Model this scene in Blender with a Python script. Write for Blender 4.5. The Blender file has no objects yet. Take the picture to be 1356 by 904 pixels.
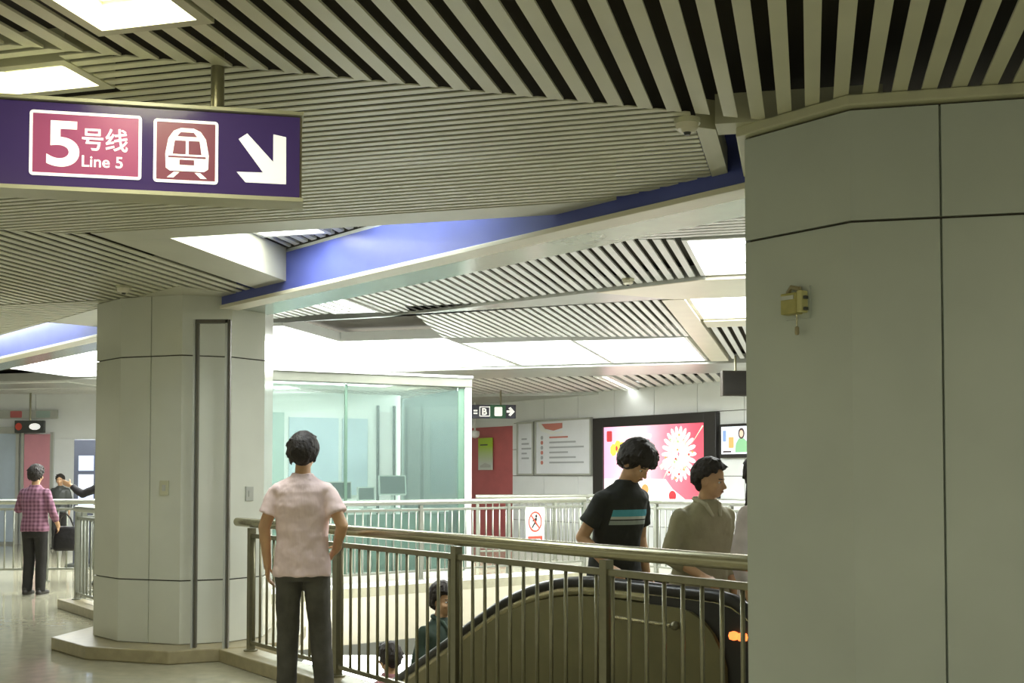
import bpy, bmesh, math, random
from mathutils import Vector, Matrix
random.seed(7)
SC = bpy.context.scene
COL = SC.collection
PI = math.pi

# ------------------------------------------------------------------ camera
F_PX, W_PX, PITCH, HORIZON = 1484.0, 1356.0, math.radians(2.0), 628.0
cam_d = bpy.data.cameras.new('camera')
cam = bpy.data.objects.new('camera', cam_d)
COL.objects.link(cam)
cam.location = (0, 0, 1.48)
cam.rotation_euler = (PI / 2 + PITCH, 0, 0)
cam_d.sensor_width = 36.0
cam_d.lens = 36.0 * F_PX / W_PX
cam_d.shift_y = (HORIZON - F_PX * math.tan(PITCH) - 452.0) / W_PX
cam_d.clip_start = 0.05
cam_d.clip_end = 200
SC.camera = cam

# ------------------------------------------------------------------ world and exposure
world = bpy.data.worlds.new('world')
SC.world = world
world.use_nodes = True
bg = world.node_tree.nodes['Background']
bg.inputs[0].default_value = (0.97, 0.98, 0.74, 1)
bg.inputs[1].default_value = 0.48
vs = SC.view_settings
vs.view_transform = 'Standard'
vs.look = 'None'
vs.exposure = 0.0
vs.gamma = 1.0
vs.use_curve_mapping = False
WARM = (1.0, 0.97, 0.74)
COOL = (0.97, 1.0, 0.99)
LAMP_LOW, LAMP_HIGH, EMIT_LOW, EMIT_HIGH = 11.0, 125.0, 1.1, 4.0

# ------------------------------------------------------------------ materials
MATS = {}
def mat(name, col, rough=0.5, metal=0.0, var=0.0, scale=8.0, bump=0.0, emit=0.0, ecol=None, spec=None, stretch=None):
    if name in MATS: return MATS[name]
    m = bpy.data.materials.new(name); m.use_nodes = True
    nt = m.node_tree; b = nt.nodes['Principled BSDF']
    b.inputs['Base Color'].default_value = (*col, 1)
    b.inputs['Roughness'].default_value = rough
    b.inputs['Metallic'].default_value = metal
    if spec is not None: b.inputs['Specular IOR Level'].default_value = spec
    if emit:
        b.inputs['Emission Color'].default_value = (*(ecol or col), 1)
        b.inputs['Emission Strength'].default_value = emit
    if var or bump:
        tc = nt.nodes.new('ShaderNodeTexCoord'); nz = nt.nodes.new('ShaderNodeTexNoise')
        nz.inputs['Scale'].default_value = scale; nz.inputs['Detail'].default_value = 4
        src = tc.outputs['Object']
        if stretch:
            mp = nt.nodes.new('ShaderNodeMapping'); mp.inputs['Scale'].default_value = stretch
            nt.links.new(src, mp.inputs[0]); src = mp.outputs[0]
        nt.links.new(src, nz.inputs['Vector'])
        if var:
            r = nt.nodes.new('ShaderNodeValToRGB')
            r.color_ramp.elements[0].position = 0.3; r.color_ramp.elements[1].position = 0.7
            r.color_ramp.elements[0].color = (*[c * (1 - var) for c in col], 1)
            r.color_ramp.elements[1].color = (*[min(1, c * (1 + var)) for c in col], 1)
            nt.links.new(nz.outputs['Fac'], r.inputs['Fac']); nt.links.new(r.outputs[0], b.inputs['Base Color'])
        if bump:
            bp = nt.nodes.new('ShaderNodeBump'); bp.inputs['Strength'].default_value = bump; bp.inputs['Distance'].default_value = 0.02
            nt.links.new(nz.outputs['Fac'], bp.inputs['Height']); nt.links.new(bp.outputs[0], b.inputs['Normal'])
    MATS[name] = m
    return m

def glass_mat(name, tint, refl=0.5, rough=0.02, haze=0.0, hcol=(0.6, 0.75, 0.7)):
    m = bpy.data.materials.new(name); m.use_nodes = True
    nt = m.node_tree; nt.nodes.clear()
    out = nt.nodes.new('ShaderNodeOutputMaterial'); mix = nt.nodes.new('ShaderNodeMixShader')
    tr = nt.nodes.new('ShaderNodeBsdfTransparent'); gl = nt.nodes.new('ShaderNodeBsdfGlossy'); fr = nt.nodes.new('ShaderNodeFresnel')
    tr.inputs[0].default_value = (*tint, 1); gl.inputs['Roughness'].default_value = rough
    mul = nt.nodes.new('ShaderNodeMath'); mul.operation = 'MULTIPLY'; mul.inputs[1].default_value = refl
    nt.links.new(fr.outputs[0], mul.inputs[0]); nt.links.new(mul.outputs[0], mix.inputs[0])
    last = tr.outputs[0]
    if haze:
        df = nt.nodes.new('ShaderNodeBsdfDiffuse'); df.inputs[0].default_value = (*hcol, 1)
        mx = nt.nodes.new('ShaderNodeMixShader'); mx.inputs[0].default_value = haze
        nt.links.new(last, mx.inputs[1]); nt.links.new(df.outputs[0], mx.inputs[2]); last = mx.outputs[0]
    nt.links.new(last, mix.inputs[1]); nt.links.new(gl.outputs[0], mix.inputs[2]); nt.links.new(mix.outputs[0], out.inputs[0])
    MATS[name] = m
    return m

M_SLAT = mat('slat_paint', (0.70, 0.69, 0.52), 0.42, 0, 0.05, 3)
M_SLATW = mat('slat_white', (0.78, 0.78, 0.74), 0.4, 0, 0.04, 3)
M_VOID = mat('ceiling_void', (0.034, 0.027, 0.012), 0.95)
M_PANELC = mat('soffit_panel', (0.60, 0.59, 0.46), 0.4, 0, 0.05, 2)
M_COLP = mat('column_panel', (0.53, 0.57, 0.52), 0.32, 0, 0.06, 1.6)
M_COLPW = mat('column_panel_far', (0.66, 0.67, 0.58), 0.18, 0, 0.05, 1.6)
M_JOINT = mat('joint_shadow_gap', (0.06, 0.05, 0.035), 0.8)
M_TRIM = mat('ceiling_trim', (0.58, 0.57, 0.40), 0.4, 0, 0.05, 4)
M_FLOOR = mat('polished_floor', (0.40, 0.38, 0.27), 0.09, 0, 0.10, 9)
M_KERB = mat('kerb_stone', (0.36, 0.31, 0.18), 0.35, 0, 0.12, 12)
M_STEEL = mat('brushed_steel', (0.46, 0.43, 0.29), 0.26, 0.9, 0.06, 20)
M_STEELB = mat('steel_bar', (0.26, 0.245, 0.16), 0.36, 0.7, 0.08, 20)
M_STEELF = mat('pale_steel', (0.42, 0.43, 0.37), 0.32, 0.7, 0.06, 20)
M_STEELFB = mat('pale_steel_bar', (0.30, 0.31, 0.26), 0.4, 0.5, 0.06, 20)
M_CLAD = mat('escalator_cladding', (0.20, 0.18, 0.085), 0.42, 0.3, 0.10, 5)
M_RUBBER = mat('black_rubber', (0.018, 0.017, 0.014), 0.32)
M_PURPLE = mat('purple_fascia', (0.095, 0.12, 0.42), 0.30, 0, 0.10, 2.5)
M_CREAM = mat('cream_trim', (0.78, 0.74, 0.58), 0.35, 0, 0.04, 3)
M_SOFFIT = mat('metal_soffit', (0.42, 0.46, 0.40), 0.2, 0.5, 0.08, 4)
M_WALL = mat('wall_panel_white', (0.84, 0.86, 0.86), 0.3, 0, 0.03, 2)
M_WHITE = mat('white_paint', (0.82, 0.83, 0.80), 0.4, 0, 0.03, 4)
M_GRAYP = mat('grey_metal', (0.50, 0.51, 0.47), 0.3, 0.4, 0.06, 4)
M_RED = mat('red_wall_paint', (0.52, 0.13, 0.13), 0.45, 0, 0.08, 3)
M_PINK = mat('pink_panel', (0.72, 0.32, 0.38), 0.5, 0, 0.05, 3)
M_BLACK = mat('black_frame', (0.022, 0.02, 0.018), 0.35)
M_DARK = mat('dark_grey_plastic', (0.06, 0.065, 0.06), 0.4)
M_BEIGE = mat('beige_wall', (0.62, 0.57, 0.43), 0.5, 0, 0.06, 4)
M_LAMP = mat('lamp_diffuser_low', (0.9, 0.93, 0.92), 0.5, emit=EMIT_LOW, ecol=(0.93, 0.97, 1.0))
M_LAMPH = mat('lamp_diffuser_high', (0.95, 0.97, 0.95), 0.5, emit=EMIT_HIGH, ecol=(0.97, 1.0, 0.97))
M_GLASS = glass_mat('teal_glass', (0.87, 0.95, 0.925), 0.9, 0.03, 0.10, (0.55, 0.74, 0.70))
M_GEDGE = mat('glass_edge_green', (0.12, 0.20, 0.15), 0.2, 0, 0.05, 5)
M_TEAL = mat('teal_board', (0.36, 0.46, 0.42), 0.5, 0, 0.06, 3)
M_BLUEP = mat('pale_blue_pane', (0.46, 0.54, 0.62), 0.3, 0, 0.1, 1.5)
M_PALEP = mat('pale_pink_panel', (0.74, 0.70, 0.70), 0.5, 0, 0.05, 2)

# ------------------------------------------------------------------ mesh helpers
class MB:
    """collects shapes, links them as ONE mesh object"""
    def __init__(s): s.v = []; s.f = []
    def add(s, vs_, fs):
        o = len(s.v); s.v += [tuple(v) for v in vs_]; s.f += [tuple(i + o for i in f) for f in fs]; return s
    def prism(s, poly, z0, z1):
        n = len(poly)
        a = sum(poly[i][0] * poly[(i + 1) % n][1] - poly[(i + 1) % n][0] * poly[i][1] for i in range(n))
        if a < 0: poly = poly[::-1]
        vs_ = [(p[0], p[1], z0) for p in poly] + [(p[0], p[1], z1) for p in poly]
        fs = [tuple(range(n))[::-1], tuple(range(n, 2 * n))] + [(i, (i + 1) % n, n + (i + 1) % n, n + i) for i in range(n)]
        return s.add(vs_, fs)
    def box(s, c, size, rz=0.0):
        x, y, z = [k / 2 for k in size]; cs, sn = math.cos(rz), math.sin(rz)
        poly = [(c[0] + a * cs - b * sn, c[1] + a * sn + b * cs) for a, b in ((-x, -y), (x, -y), (x, y), (-x, y))]
        return s.prism(poly, c[2] - z, c[2] + z)
    def bar(s, p, q, w, h, up=(0, 0, 1)):
        p, q = Vector(p), Vector(q); d = (q - p).normalized(); up = Vector(up)
        if abs(d.dot(up)) > 0.99: up = Vector((0, 1, 0))
        r = d.cross(up).normalized() * (w / 2); u = r.cross(d).normalized() * (h / 2)
        vs_ = [e + i * r + j * u for e in (p, q) for i, j in ((-1, -1), (1, -1), (1, 1), (-1, 1))]
        return s.add(vs_, [(0, 1, 2, 3), (7, 6, 5, 4), (0, 4, 5, 1), (1, 5, 6, 2), (2, 6, 7, 3), (3, 7, 4, 0)])
    def tube(s, pts, r, n=10, cap=True):
        pts = [Vector(p) for p in pts]; rr = r if isinstance(r, (list, tuple)) else [r] * len(pts)
        vs_ = []; prev = None
        for i, p in enumerate(pts):
            d = (pts[min(i + 1, len(pts) - 1)] - pts[max(i - 1, 0)]).normalized()
            if prev is None:
                a = Vector((0, 0, 1)) if abs(d.z) < 0.9 else Vector((0, 1, 0))
                x = d.cross(a).normalized()
            else: x = (prev - d * prev.dot(d)).normalized()
            prev = x; y = d.cross(x)
            vs_ += [p + (x * math.cos(2 * PI * k / n) + y * math.sin(2 * PI * k / n)) * rr[i] for k in range(n)]
        fs = [(i * n + k, i * n + (k + 1) % n, (i + 1) * n + (k + 1) % n, (i + 1) * n + k) for i in range(len(pts) - 1) for k in range(n)]
        if cap: fs += [tuple(range(n))[::-1], tuple(range((len(pts) - 1) * n, len(pts) * n))]
        return s.add(vs_, fs)
    def lathe(s, c, prof, n=20):
        vs_ = [(c[0] + r * math.cos(2 * PI * k / n), c[1] + r * math.sin(2 * PI * k / n), c[2] + z) for r, z in prof for k in range(n)]
        fs = [(i * n + k, i * n + (k + 1) % n, (i + 1) * n + (k + 1) % n, (i + 1) * n + k) for i in range(len(prof) - 1) for k in range(n)]
        fs += [tuple(range(n))[::-1], tuple(range((len(prof) - 1) * n, len(prof) * n))]
        return s.add(vs_, fs)
    def mesh(s, name):
        m = bpy.data.meshes.new(name); m.from_pydata(s.v, [], s.f)
        bm = bmesh.new(); bm.from_mesh(m); bmesh.ops.recalc_face_normals(bm, faces=bm.faces); bm.to_mesh(m); bm.free()
        return m
    def build(s, name, m, parent=None, smooth=False, bevel=0.0):
        me = s.mesh(name); me.materials.append(m)
        return link(name, me, parent, smooth, bevel)

def link(name, me, parent=None, smooth=False, bevel=0.0):
    o = bpy.data.objects.new(name, me); COL.objects.link(o)
    if parent: o.parent = parent
    if smooth:
        for p in me.polygons: p.use_smooth = True
        me.set_sharp_from_angle(angle=math.radians(40))
    if bevel:
        b = o.modifiers.new('bevel', 'BEVEL'); b.width = bevel; b.segments = 2; b.limit_method = 'ANGLE'
    return o

def tag(o, label=None, cat=None, group=None, kind=None):
    if label: o['label'] = label
    if cat: o['category'] = cat
    if group: o['group'] = group
    if kind: o['kind'] = kind
    return o
def thing(name, label, cat, loc=(0, 0, 0), rz=0.0, group=None, scale=1.0):
    o = bpy.data.objects.new(name, None); COL.objects.link(o)
    o.location = loc; o.rotation_euler = (0, 0, rz); o.scale = (scale,) * 3; o.empty_display_size = 0.2
    return tag(o, label, cat, group)
def structure(o): o['kind'] = 'structure'; return o

def clip(poly, a, b, keep_left=True):
    """keep the part of a polygon on one side of the line a->b"""
    out = []
    def side(p):
        c = (b[0] - a[0]) * (p[1] - a[1]) - (b[1] - a[1]) * (p[0] - a[0])
        return c if keep_left else -c
    for i in range(len(poly)):
        p, q = poly[i], poly[(i + 1) % len(poly)]; sp, sq = side(p), side(q)
        if sp >= 0: out.append(p)
        if (sp > 0 and sq < 0) or (sp < 0 and sq > 0):
            t = sp / (sp - sq); out.append((p[0] + (q[0] - p[0]) * t, p[1] + (q[1] - p[1]) * t))
    return out

# ------------------------------------------------------------------ frames of the place
TH = math.radians(14.9)
def UV(u, v):                                       # ceiling grid: u across the slats' long run, v along it
    return (u * math.cos(TH) + v * math.sin(TH), -u * math.sin(TH) + v * math.cos(TH))
AX, AY = -0.6074, 0.7944                            # long axis of the escalator well
P1 = (-2.08, 8.82)
def SB(s, b):                                       # s along the well, b across it (railing line is b = 0)
    return (P1[0] + s * AX + b * AY, P1[1] + s * AY - b * AX)
ANG_A = math.atan2(AY, AX)
def SB3(s, b, z): x, y = SB(s, b); return (x, y, z)
FD = Vector((-0.671, 0.742)).normalized(); FP = Vector((1.12, 5.32))
FN = Vector((FD.y, -FD.x))                          # away from the camera side
def FA(t, w): p = FP + FD * t + FN * w; return (p.x, p.y)
Z_LOW, Z_HI = 2.95, 3.20

# ------------------------------------------------------------------ floor with the well
def ring_floor(name, outer, hole, z0, z1, m):
    bm = bmesh.new()
    def pl(pts, z): return [bm.verts.new((p[0], p[1], z)) for p in pts]
    for z in (z1, z0):
        o_, h_ = pl(outer, z), pl(hole, z)
        for i in range(4): bm.faces.new((o_[i], o_[(i + 1) % 4], h_[(i + 1) % 4], h_[i]))
    bm.verts.ensure_lookup_table()
    for k in range(4):
        for off in (0, 4):
            a, b = bm.verts[off + k], bm.verts[off + (k + 1) % 4]; c, d = bm.verts[8 + off + (k + 1) % 4], bm.verts[8 + off + k]
            bm.faces.new((a, b, c, d))
    bmesh.ops.recalc_face_normals(bm, faces=bm.faces)
    me = bpy.data.meshes.new(name); bm.to_mesh(me); bm.free(); me.materials.append(m)
    return link(name, me)
S_END, B_END, S_TOP = 4.58, 7.57, -3.0
hole = [SB(S_TOP, 0.12), SB(S_END, 0.12), SB(S_END, B_END), SB(S_TOP, B_END)]
outer = [SB(-14, -9), SB(26, -9), SB(26, 15), SB(-14, 15)]
fl = structure(ring_floor('floor', outer, hole, -0.12, 0.0, M_FLOOR))
edge = MB()
edge.prism([SB(S_END, 0.0), SB(S_END, B_END), SB(S_END + 0.25, B_END), SB(S_END + 0.25, 0.0)], -0.72, -0.121)
structure(edge.build('wall_well_end', M_BEIGE))
edge = MB(); edge.prism([SB(S_TOP, B_END), SB(S_END, B_END), SB(S_END, B_END + .25), SB(S_TOP, B_END + .25)], -0.72, -0.121)
structure(edge.build('wall_well_side', M_BEIGE))
edge = MB(); edge.prism([SB(S_TOP, 0.12), SB(S_END, 0.12), SB(S_END, -.1), SB(S_TOP, -.1)], -0.72, -0.121)
structure(edge.build('wall_well_near', M_BEIGE))
edge = MB(); edge.prism([SB(-8, -6), SB(26, -6), SB(26, 15), SB(-8, 15)], -4.7, -4.5)
structure(edge.build('floor_lower', mat('lower_floor', (0.75, 0.75, 0.74), 0.2, 0, 0.04, 3)))
edge = MB(); edge.prism([SB(17, -6), SB(17, 15), SB(17.3, 15), SB(17.3, -6)], -4.5, -0.4)
structure(edge.build('wall_lower', M_WALL))
kerb = MB(); kerb.prism([SB(-5.0, -0.13), SB(0.55, -0.13), SB(0.55, 0.12), SB(-5.0, 0.12)], 0.0, 0.10)
structure(kerb.build('trim_1', M_KERB, bevel=0.008))
kerb = MB(); kerb.prism([SB(1.6, -0.13), SB(S_END + .13, -0.13), SB(S_END + .13, 0.12), SB(1.6, 0.12)], 0.0, 0.10)
structure(kerb.build('trim_2', M_KERB, bevel=0.008))
kerb = MB(); kerb.prism([SB(S_END - 0.0, 0.12), SB(S_END, B_END + .13), SB(S_END + .16, B_END + .13), SB(S_END + .16, 0.12)], 0.0, 0.05)
structure(kerb.build('trim_3', M_WHITE, bevel=0.006))
kerb = MB(); kerb.prism([SB(S_TOP, B_END), SB(S_END, B_END), SB(S_END, B_END + .13), SB(S_TOP, B_END + .13)], 0.0, 0.05)
structure(kerb.build('trim_4', M_WHITE, bevel=0.006))

# ------------------------------------------------------------------ ceilings
def uvpoly(poly): return [UV(*p) for p in poly]
FAS_A, FAS_B = FA(-8, 0), FA(20, 0)
def near_fascia(poly): return clip(poly, FAS_A, FAS_B, True)      # camera side of the fascia line
def far_fascia(poly, w=0.0): return clip(poly, FA(-8, w), FA(20, w), False)
ceil_low = MB()
for q in ([(-9.5, -1.2), (3.4, -1.2), (3.4, 5.9), (-9.5, 5.9)], [(-9.5, 5.9), (-3.9, 5.9), (-3.9, 11.5), (-9.5, 11.5)]):
    p = near_fascia(uvpoly(q))
    if len(p) > 2: ceil_low.prism(p, Z_LOW + 0.36, Z_LOW + 0.38)
CEIL_LOW = structure(ceil_low.build('ceiling', M_VOID))
ceil_hi = MB(); ceil_hi.prism(uvpoly([(-24, 3.0), (9, 3.0), (9, 27), (-24, 27)]), Z_HI + 0.16, Z_HI + 0.2)
CEIL_HI = structure(ceil_hi.build('ceiling', M_VOID))

def slats(parent, poly, along, pitch, width, z, h, m, holes=(), world_clip=None, phase=0.0, stuff=False):
    """poly in uv; along 'v' = slats run along v, stacked in u"""
    k = 0 if along == 'v' else 1
    lo, hi = min(p[k] for p in poly), max(p[k] for p in poly)
    c = math.floor(lo / pitch) * pitch + phase; acc = MB(); n = 0
    while c < hi:
        a, b = c - width / 2, c + width / 2
        BIG = 99
        if k == 0: st = [(a, -BIG), (b, -BIG), (b, BIG), (a, BIG)]
        else: st = [(-BIG, a), (BIG, a), (BIG, b), (-BIG, b)]
        for i in range(len(poly)):
            if len(st) > 2: st = clip(st, poly[i], poly[(i + 1) % len(poly)], True)
        pieces = [st] if len(st) > 2 else []
        for (u0, u1, v0, v1) in holes:
            r0, r1 = ((u0, u1), (v0, v1))[k]; t0, t1 = ((v0, v1), (u0, u1))[k]
            if not (b > r0 and a < r1): continue
            new = []
            for pc in pieces:
                if k == 0:
                    lo_ = clip(pc, (-BIG, t0), (BIG, t0), False); hi_ = clip(pc, (-BIG, t1), (BIG, t1), True)
                else:
                    lo_ = clip(pc, (t0, -BIG), (t0, BIG), True); hi_ = clip(pc, (t1, -BIG), (t1, BIG), False)
                new += [x for x in (lo_, hi_) if len(x) > 2]
            pieces = new
        for pc in pieces:
            w = uvpoly(pc)
            if world_clip: w = world_clip(w)
            if len(w) < 3: continue
            if stuff: acc.prism(w, z, z + h)
            else:
                mb = MB(); mb.prism(w, z, z + h); mb.build('slat', m, parent)
            n += 1
        c += pitch
    if stuff and acc.v:
        tag(acc.build('slat_rows', m, parent), kind='stuff')
    return n

def ccw(poly):
    a = sum(poly[i][0] * poly[(i + 1) % len(poly)][1] - poly[(i + 1) % len(poly)][0] * poly[i][1] for i in range(len(poly)))
    return poly if a > 0 else poly[::-1]
MS = 1.277 / 2.094
def M1(u): return 3.228 + MS * (u + 2.622)
def M2(u): return 5.949 + MS * (u + 4.238)
L1 = (-2.25, -1.90, 2.72, 3.185)
L2 = (-3.00, -2.58, 3.42, 3.64)
LOWL = [(-2.2, -1.75, 0.4, 0.85), (-0.1, 0.35, 0.3, 0.75), (2.0, 2.45, 0.3, 0.75), (1.55, 2.0, 2.2, 2.65), (-5.2, -4.75, 2.2, 2.65), (-6.9, -6.45, 5.6, 6.05)]
def grow(r, e): return (r[0] - e, r[1] + e, r[2] - e, r[3] + e)
U_TOP = -0.528 + (5.0 - 4.505) / MS
slats(CEIL_LOW, ccw([(-4, -1.0), (3.2, -1.0), (3.2, 5.0), (U_TOP, 5.0), (-4, M1(-4))]), 'v', 0.108, 0.056, Z_LOW, 0.010, M_SLAT,
      holes=[grow(L1, 0.045)] + [grow(l, 0.045) for l in LOWL], phase=0.02)
slats(CEIL_LOW, ccw([(-6.5, M1(-6.5)), (-0.46, M1(-0.46)), (-0.46, 5.6), (-1.04, 5.875), (-4.36, 5.875), (-6.5, M2(-6.5))]), 'u', 0.108 * MS, 0.039, Z_LOW, 0.006, M_SLAT,
      holes=[grow(L2, 0.04), grow(LOWL[4], .045)], world_clip=near_fascia, phase=0.01)
slats(CEIL_LOW, ccw([(-4.24, M2(-4.24)), (-4.24, 8.2), (-8.2, 8.2), (-8.2, M2(-8.2))]), 'v', 0.108, 0.060, Z_LOW, 0.008, M_SLAT, world_clip=near_fascia,
      holes=[grow(LOWL[5], .045)])
slats(CEIL_LOW, ccw([(-4.3, 8.22), (-9.3, 8.22), (-9.3, 11.3), (-4.3, 11.3)]), 'u', 0.09, 0.056, Z_LOW, 0.008, M_SLAT, world_clip=lambda w: clip(w, FA(-8, -0.5), FA(20, -0.5), True))
def plain(parent, poly, z0, z1, m, wc=None, name='soffit_panel'):
    w = uvpoly(poly); w = wc(w) if wc else w
    if len(w) > 2: mb = MB(); mb.prism(w, z0, z1); return mb.build(name, m, parent)
plain(CEIL_LOW, ccw([(-4.22, 5.885), (-0.8, 5.885), (-0.8, 6.135), (-4.22, 6.135)]), Z_LOW - 0.004, Z_HI + 0.0, M_PANELC, near_fascia)
plain(CEIL_LOW, ccw([(-4.22, 6.137), (-3.83, 6.137), (-3.83, 9), (-4.22, 9)]), Z_LOW - 0.004, Z_HI + 0.0, M_PANELC, near_fascia)
# hatch by the near column: a bare border strip and an open dark hole
plain(CEIL_LOW, ccw([(-0.455, 4.72), (-0.375, 4.78), (-0.375, 5.6), (-0.455, 5.6)]), Z_LOW - 0.006, Z_LOW + 0.12, M_TRIM, near_fascia, 'hatch_border')
plain(CEIL_LOW, ccw([(-0.372, 4.70), (0.3, 4.75), (0.3, 4.90), (-0.372, 4.86)]), Z_LOW - 0.006, Z_LOW + 0.12, M_TRIM, near_fascia, 'hatch_border')

mb = MB(); mb.prism([FA(5.0, -0.5), FA(7.8, -0.5), FA(7.8, 0.0), FA(5.0, 0.0)], Z_LOW - .004, Z_LOW + .3); mb.build('soffit_panel', M_PANELC, CEIL_LOW)
mb = MB(); mb.prism([FA(7.8, -0.56), FA(16, -0.56), FA(16, -0.5), FA(7.8, -0.5)], Z_LOW - .004, Z_LOW + .3); mb.build('soffit_panel', M_PANELC, CEIL_LOW)
# light recess between the low ceiling and the fascia
REC = (-3.78, -3.32, 6.22, 7.30)
slats(CEIL_HI, ccw([(-3.8, 6.14), (-1.2, 6.14), (-1.2, 8.4), (-3.8, 8.4)]), 'v', 0.10, 0.055, Z_HI, 0.016, M_SLATW, holes=[grow(REC, 0.02)], world_clip=near_fascia)
# ceiling over the well
BW = 0.50
wf = lambda w: far_fascia(w, BW)
def XL(u): return 10.645 + (u + 2.972) * (9.756 - 10.645) / (2.972 - 0.89)
R1 = (-0.86, 0.9, 8.25, 9.70)
R2 = (-1.12, 0.9, 10.85, 12.45)
slats(CEIL_HI, ccw([(-1.29, 8.10), (-0.9, 8.22), (-0.9, XL(-0.9)), (-4.4, XL(-4.4)), (-4.4, 8.10)]), 'v', 0.098, 0.056, Z_HI, 0.016, M_SLATW, world_clip=wf)
slats(CEIL_HI, ccw([(-1.6, 6.5), (3, 6.5), (3, 8.18), (-0.95, 8.18), (-1.6, 7.95)]), 'u', 0.09, 0.06, Z_HI, 0.016, M_SLATW, world_clip=wf)
slats(CEIL_HI, ccw([(-6.0, XL(-6) - .6), (-4.5, XL(-4.5) - .4), (-4.5, 9.6), (-6.0, 10.2)]), 'v', 0.098, 0.056, Z_HI, 0.016, M_SLATW, world_clip=wf)
plain(CEIL_HI, ccw([(-6.4, 11.45), (-0.86, 10.72), (-0.86, XL(-0.86)), (-4.45, XL(-4.45)), (-6.4, XL(-6.0) - .55)]), Z_HI - 0.03, Z_HI + 0.1, M_GRAYP)
slats(CEIL_HI, ccw([(-4.0, 10.76), (-1.26, 10.74), (-1.45, 14.0), (-4.45, 13.35)]), 'v', 0.098, 0.056, Z_HI, 0.016, M_SLATW)
plain(CEIL_HI, ccw([(-1.9, 10.2), (-0.9, 9.77), (3, 9.77), (3, 10.80), (-1.25, 10.80)]), Z_HI - 0.036, Z_HI + 0.1, M_CREAM)
plain(CEIL_HI, ccw([(-1.38, 10.84), (-1.16, 10.84), (-1.16, 16.9), (-1.42, 16.9)]), Z_HI - 0.033, Z_HI + 0.1, M_CREAM)
plain(CEIL_HI, ccw([(-1.13, 12.5), (3, 12.5), (3, 13.0), (-1.13, 13.0)]), Z_HI - 0.03, Z_HI + 0.1, M_CREAM)
slats(CEIL_HI, ccw([(-1.12, 13.05), (1.2, 13.05), (1.2, 16.9), (-1.12, 16.9)]), 'v', 0.12, 0.066, Z_HI, 0.016, M_SLATW)
plain(CEIL_HI, ccw([(-23, 17.15), (5, 17.15), (5, 18.8), (-23, 18.8)]), Z_HI - 0.04, Z_HI + 0.1, M_GRAYP)
slats(CEIL_HI, ccw([(-20, 18.9), (5, 18.9), (5, 23), (-20, 23)]), 'v', 0.20, 0.12, Z_HI, 0.016, M_SLATW, stuff=True)
plain(CEIL_HI, ccw([(-23, 23.05), (5, 23.05), (5, 26), (-23, 26)]), Z_HI - 0.05, Z_HI + 0.1, M_GRAYP)

def area(name, loc, sx, sy, power, col, rot=(0, 0, 0), parent=None):
    d = bpy.data.lights.new(name, 'AREA'); d.shape = 'RECTANGLE'; d.size = sx; d.size_y = sy; d.energy = power; d.color = col
    o = bpy.data.objects.new(name, d); COL.objects.link(o); o.location = loc; o.rotation_euler = rot
    if parent: o.parent = parent
    return o
def ceiling_light(r, z, label, power, col, mlamp, group=None, frame=0.04, lip=True, mframe=None, tubes=0):
    u0, u1, v0, v1 = r; c = UV((u0 + u1) / 2, (v0 + v1) / 2)
    t = thing('ceiling_light', label, 'light', (c[0], c[1], z), -TH, group)
    w, h = u1 - u0, v1 - v0
    mb = MB(); mb.box((0, 0, 0.10), (w, h, 0.01)); mb.build('diffuser', mlamp, t)
    for sx, sy, a, b in ((0, -1, w + 2 * frame, frame), (0, 1, w + 2 * frame, frame), (-1, 0, frame, h), (1, 0, frame, h)):
        mb = MB(); mb.box((sx * (w + frame) / 2, sy * (h + frame) / 2, 0.055), (a, b, 0.12)); mb.build('frame', mframe or M_TRIM, t)
    if power: area('lamp', (0, 0, 0.085), w * .96, h * .96, power, col, parent=t)
    return t
ceiling_light(L1, Z_LOW, 'square recessed ceiling light above the purple line sign, set among the wide slats', LAMP_LOW, WARM, M_LAMP)
ceiling_light(L2, Z_LOW, 'small recessed ceiling light tucked just above the purple hanging sign', LAMP_LOW * .6, WARM, M_LAMP)
for r in LOWL[:4]: ceiling_light(r, Z_LOW, 'square recessed ceiling light among the wide slats of the concourse', LAMP_LOW, WARM, M_LAMP, 'concourse ceiling lights')
for r in LOWL[4:]: ceiling_light(r, Z_LOW, 'square recessed ceiling light over the left concourse', LAMP_LOW, WARM, M_LAMP, 'left concourse ceiling lights')
rl = ceiling_light(REC, Z_HI, 'bright lamp in the deep recess beside the blue fascia beam', 18, (0.97, 1, .95), M_LAMPH, mframe=M_WHITE)
area('lamp', (0.9, -0.1, 0.03), 1.6, 0.8, 60, (0.80, 0.92, 1.0), parent=rl)
ceiling_light(R1, Z_HI, 'large white luminous ceiling panel next to the black gaps of the slats over the escalator', LAMP_HIGH, COOL, M_LAMPH, mframe=M_WHITE)
ceiling_light(R2, Z_HI, 'large white luminous ceiling panel framed by cream strips', LAMP_HIGH, COOL, M_LAMPH, mframe=M_CREAM)
i = 0
for (u0, u1, v0, v1) in [(-4.35, -2.97, 14.0, 17.0), (-2.9, -1.52, 14.1, 17.0), (-5.8, -4.47, 13.4, 17.0), (-7.25, -5.9, 11.8, 17.0), (-8.7, -7.35, 11.8, 17.0)]:
    ceiling_light((u0, u1, v0, v1), Z_HI, 'broad overexposed luminous ceiling panel in the bright band above the glass booth', LAMP_HIGH * 1.5, COOL, M_LAMPH, 'luminous ceiling band', mframe=M_WHITE)
ceiling_light((-12.5, -9.5, 13.5, 17), Z_HI, 'luminous ceiling panel beyond the left concourse railing', LAMP_HIGH * 2.5, COOL, M_LAMPH, mframe=M_WHITE)
ceiling_light((-4.85, -4.40, 9.95, 10.95), Z_HI - 0.01, 'bright recessed lamp beside the short slat field under the beam', 30, COOL, M_LAMPH, mframe=M_WHITE)
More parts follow.
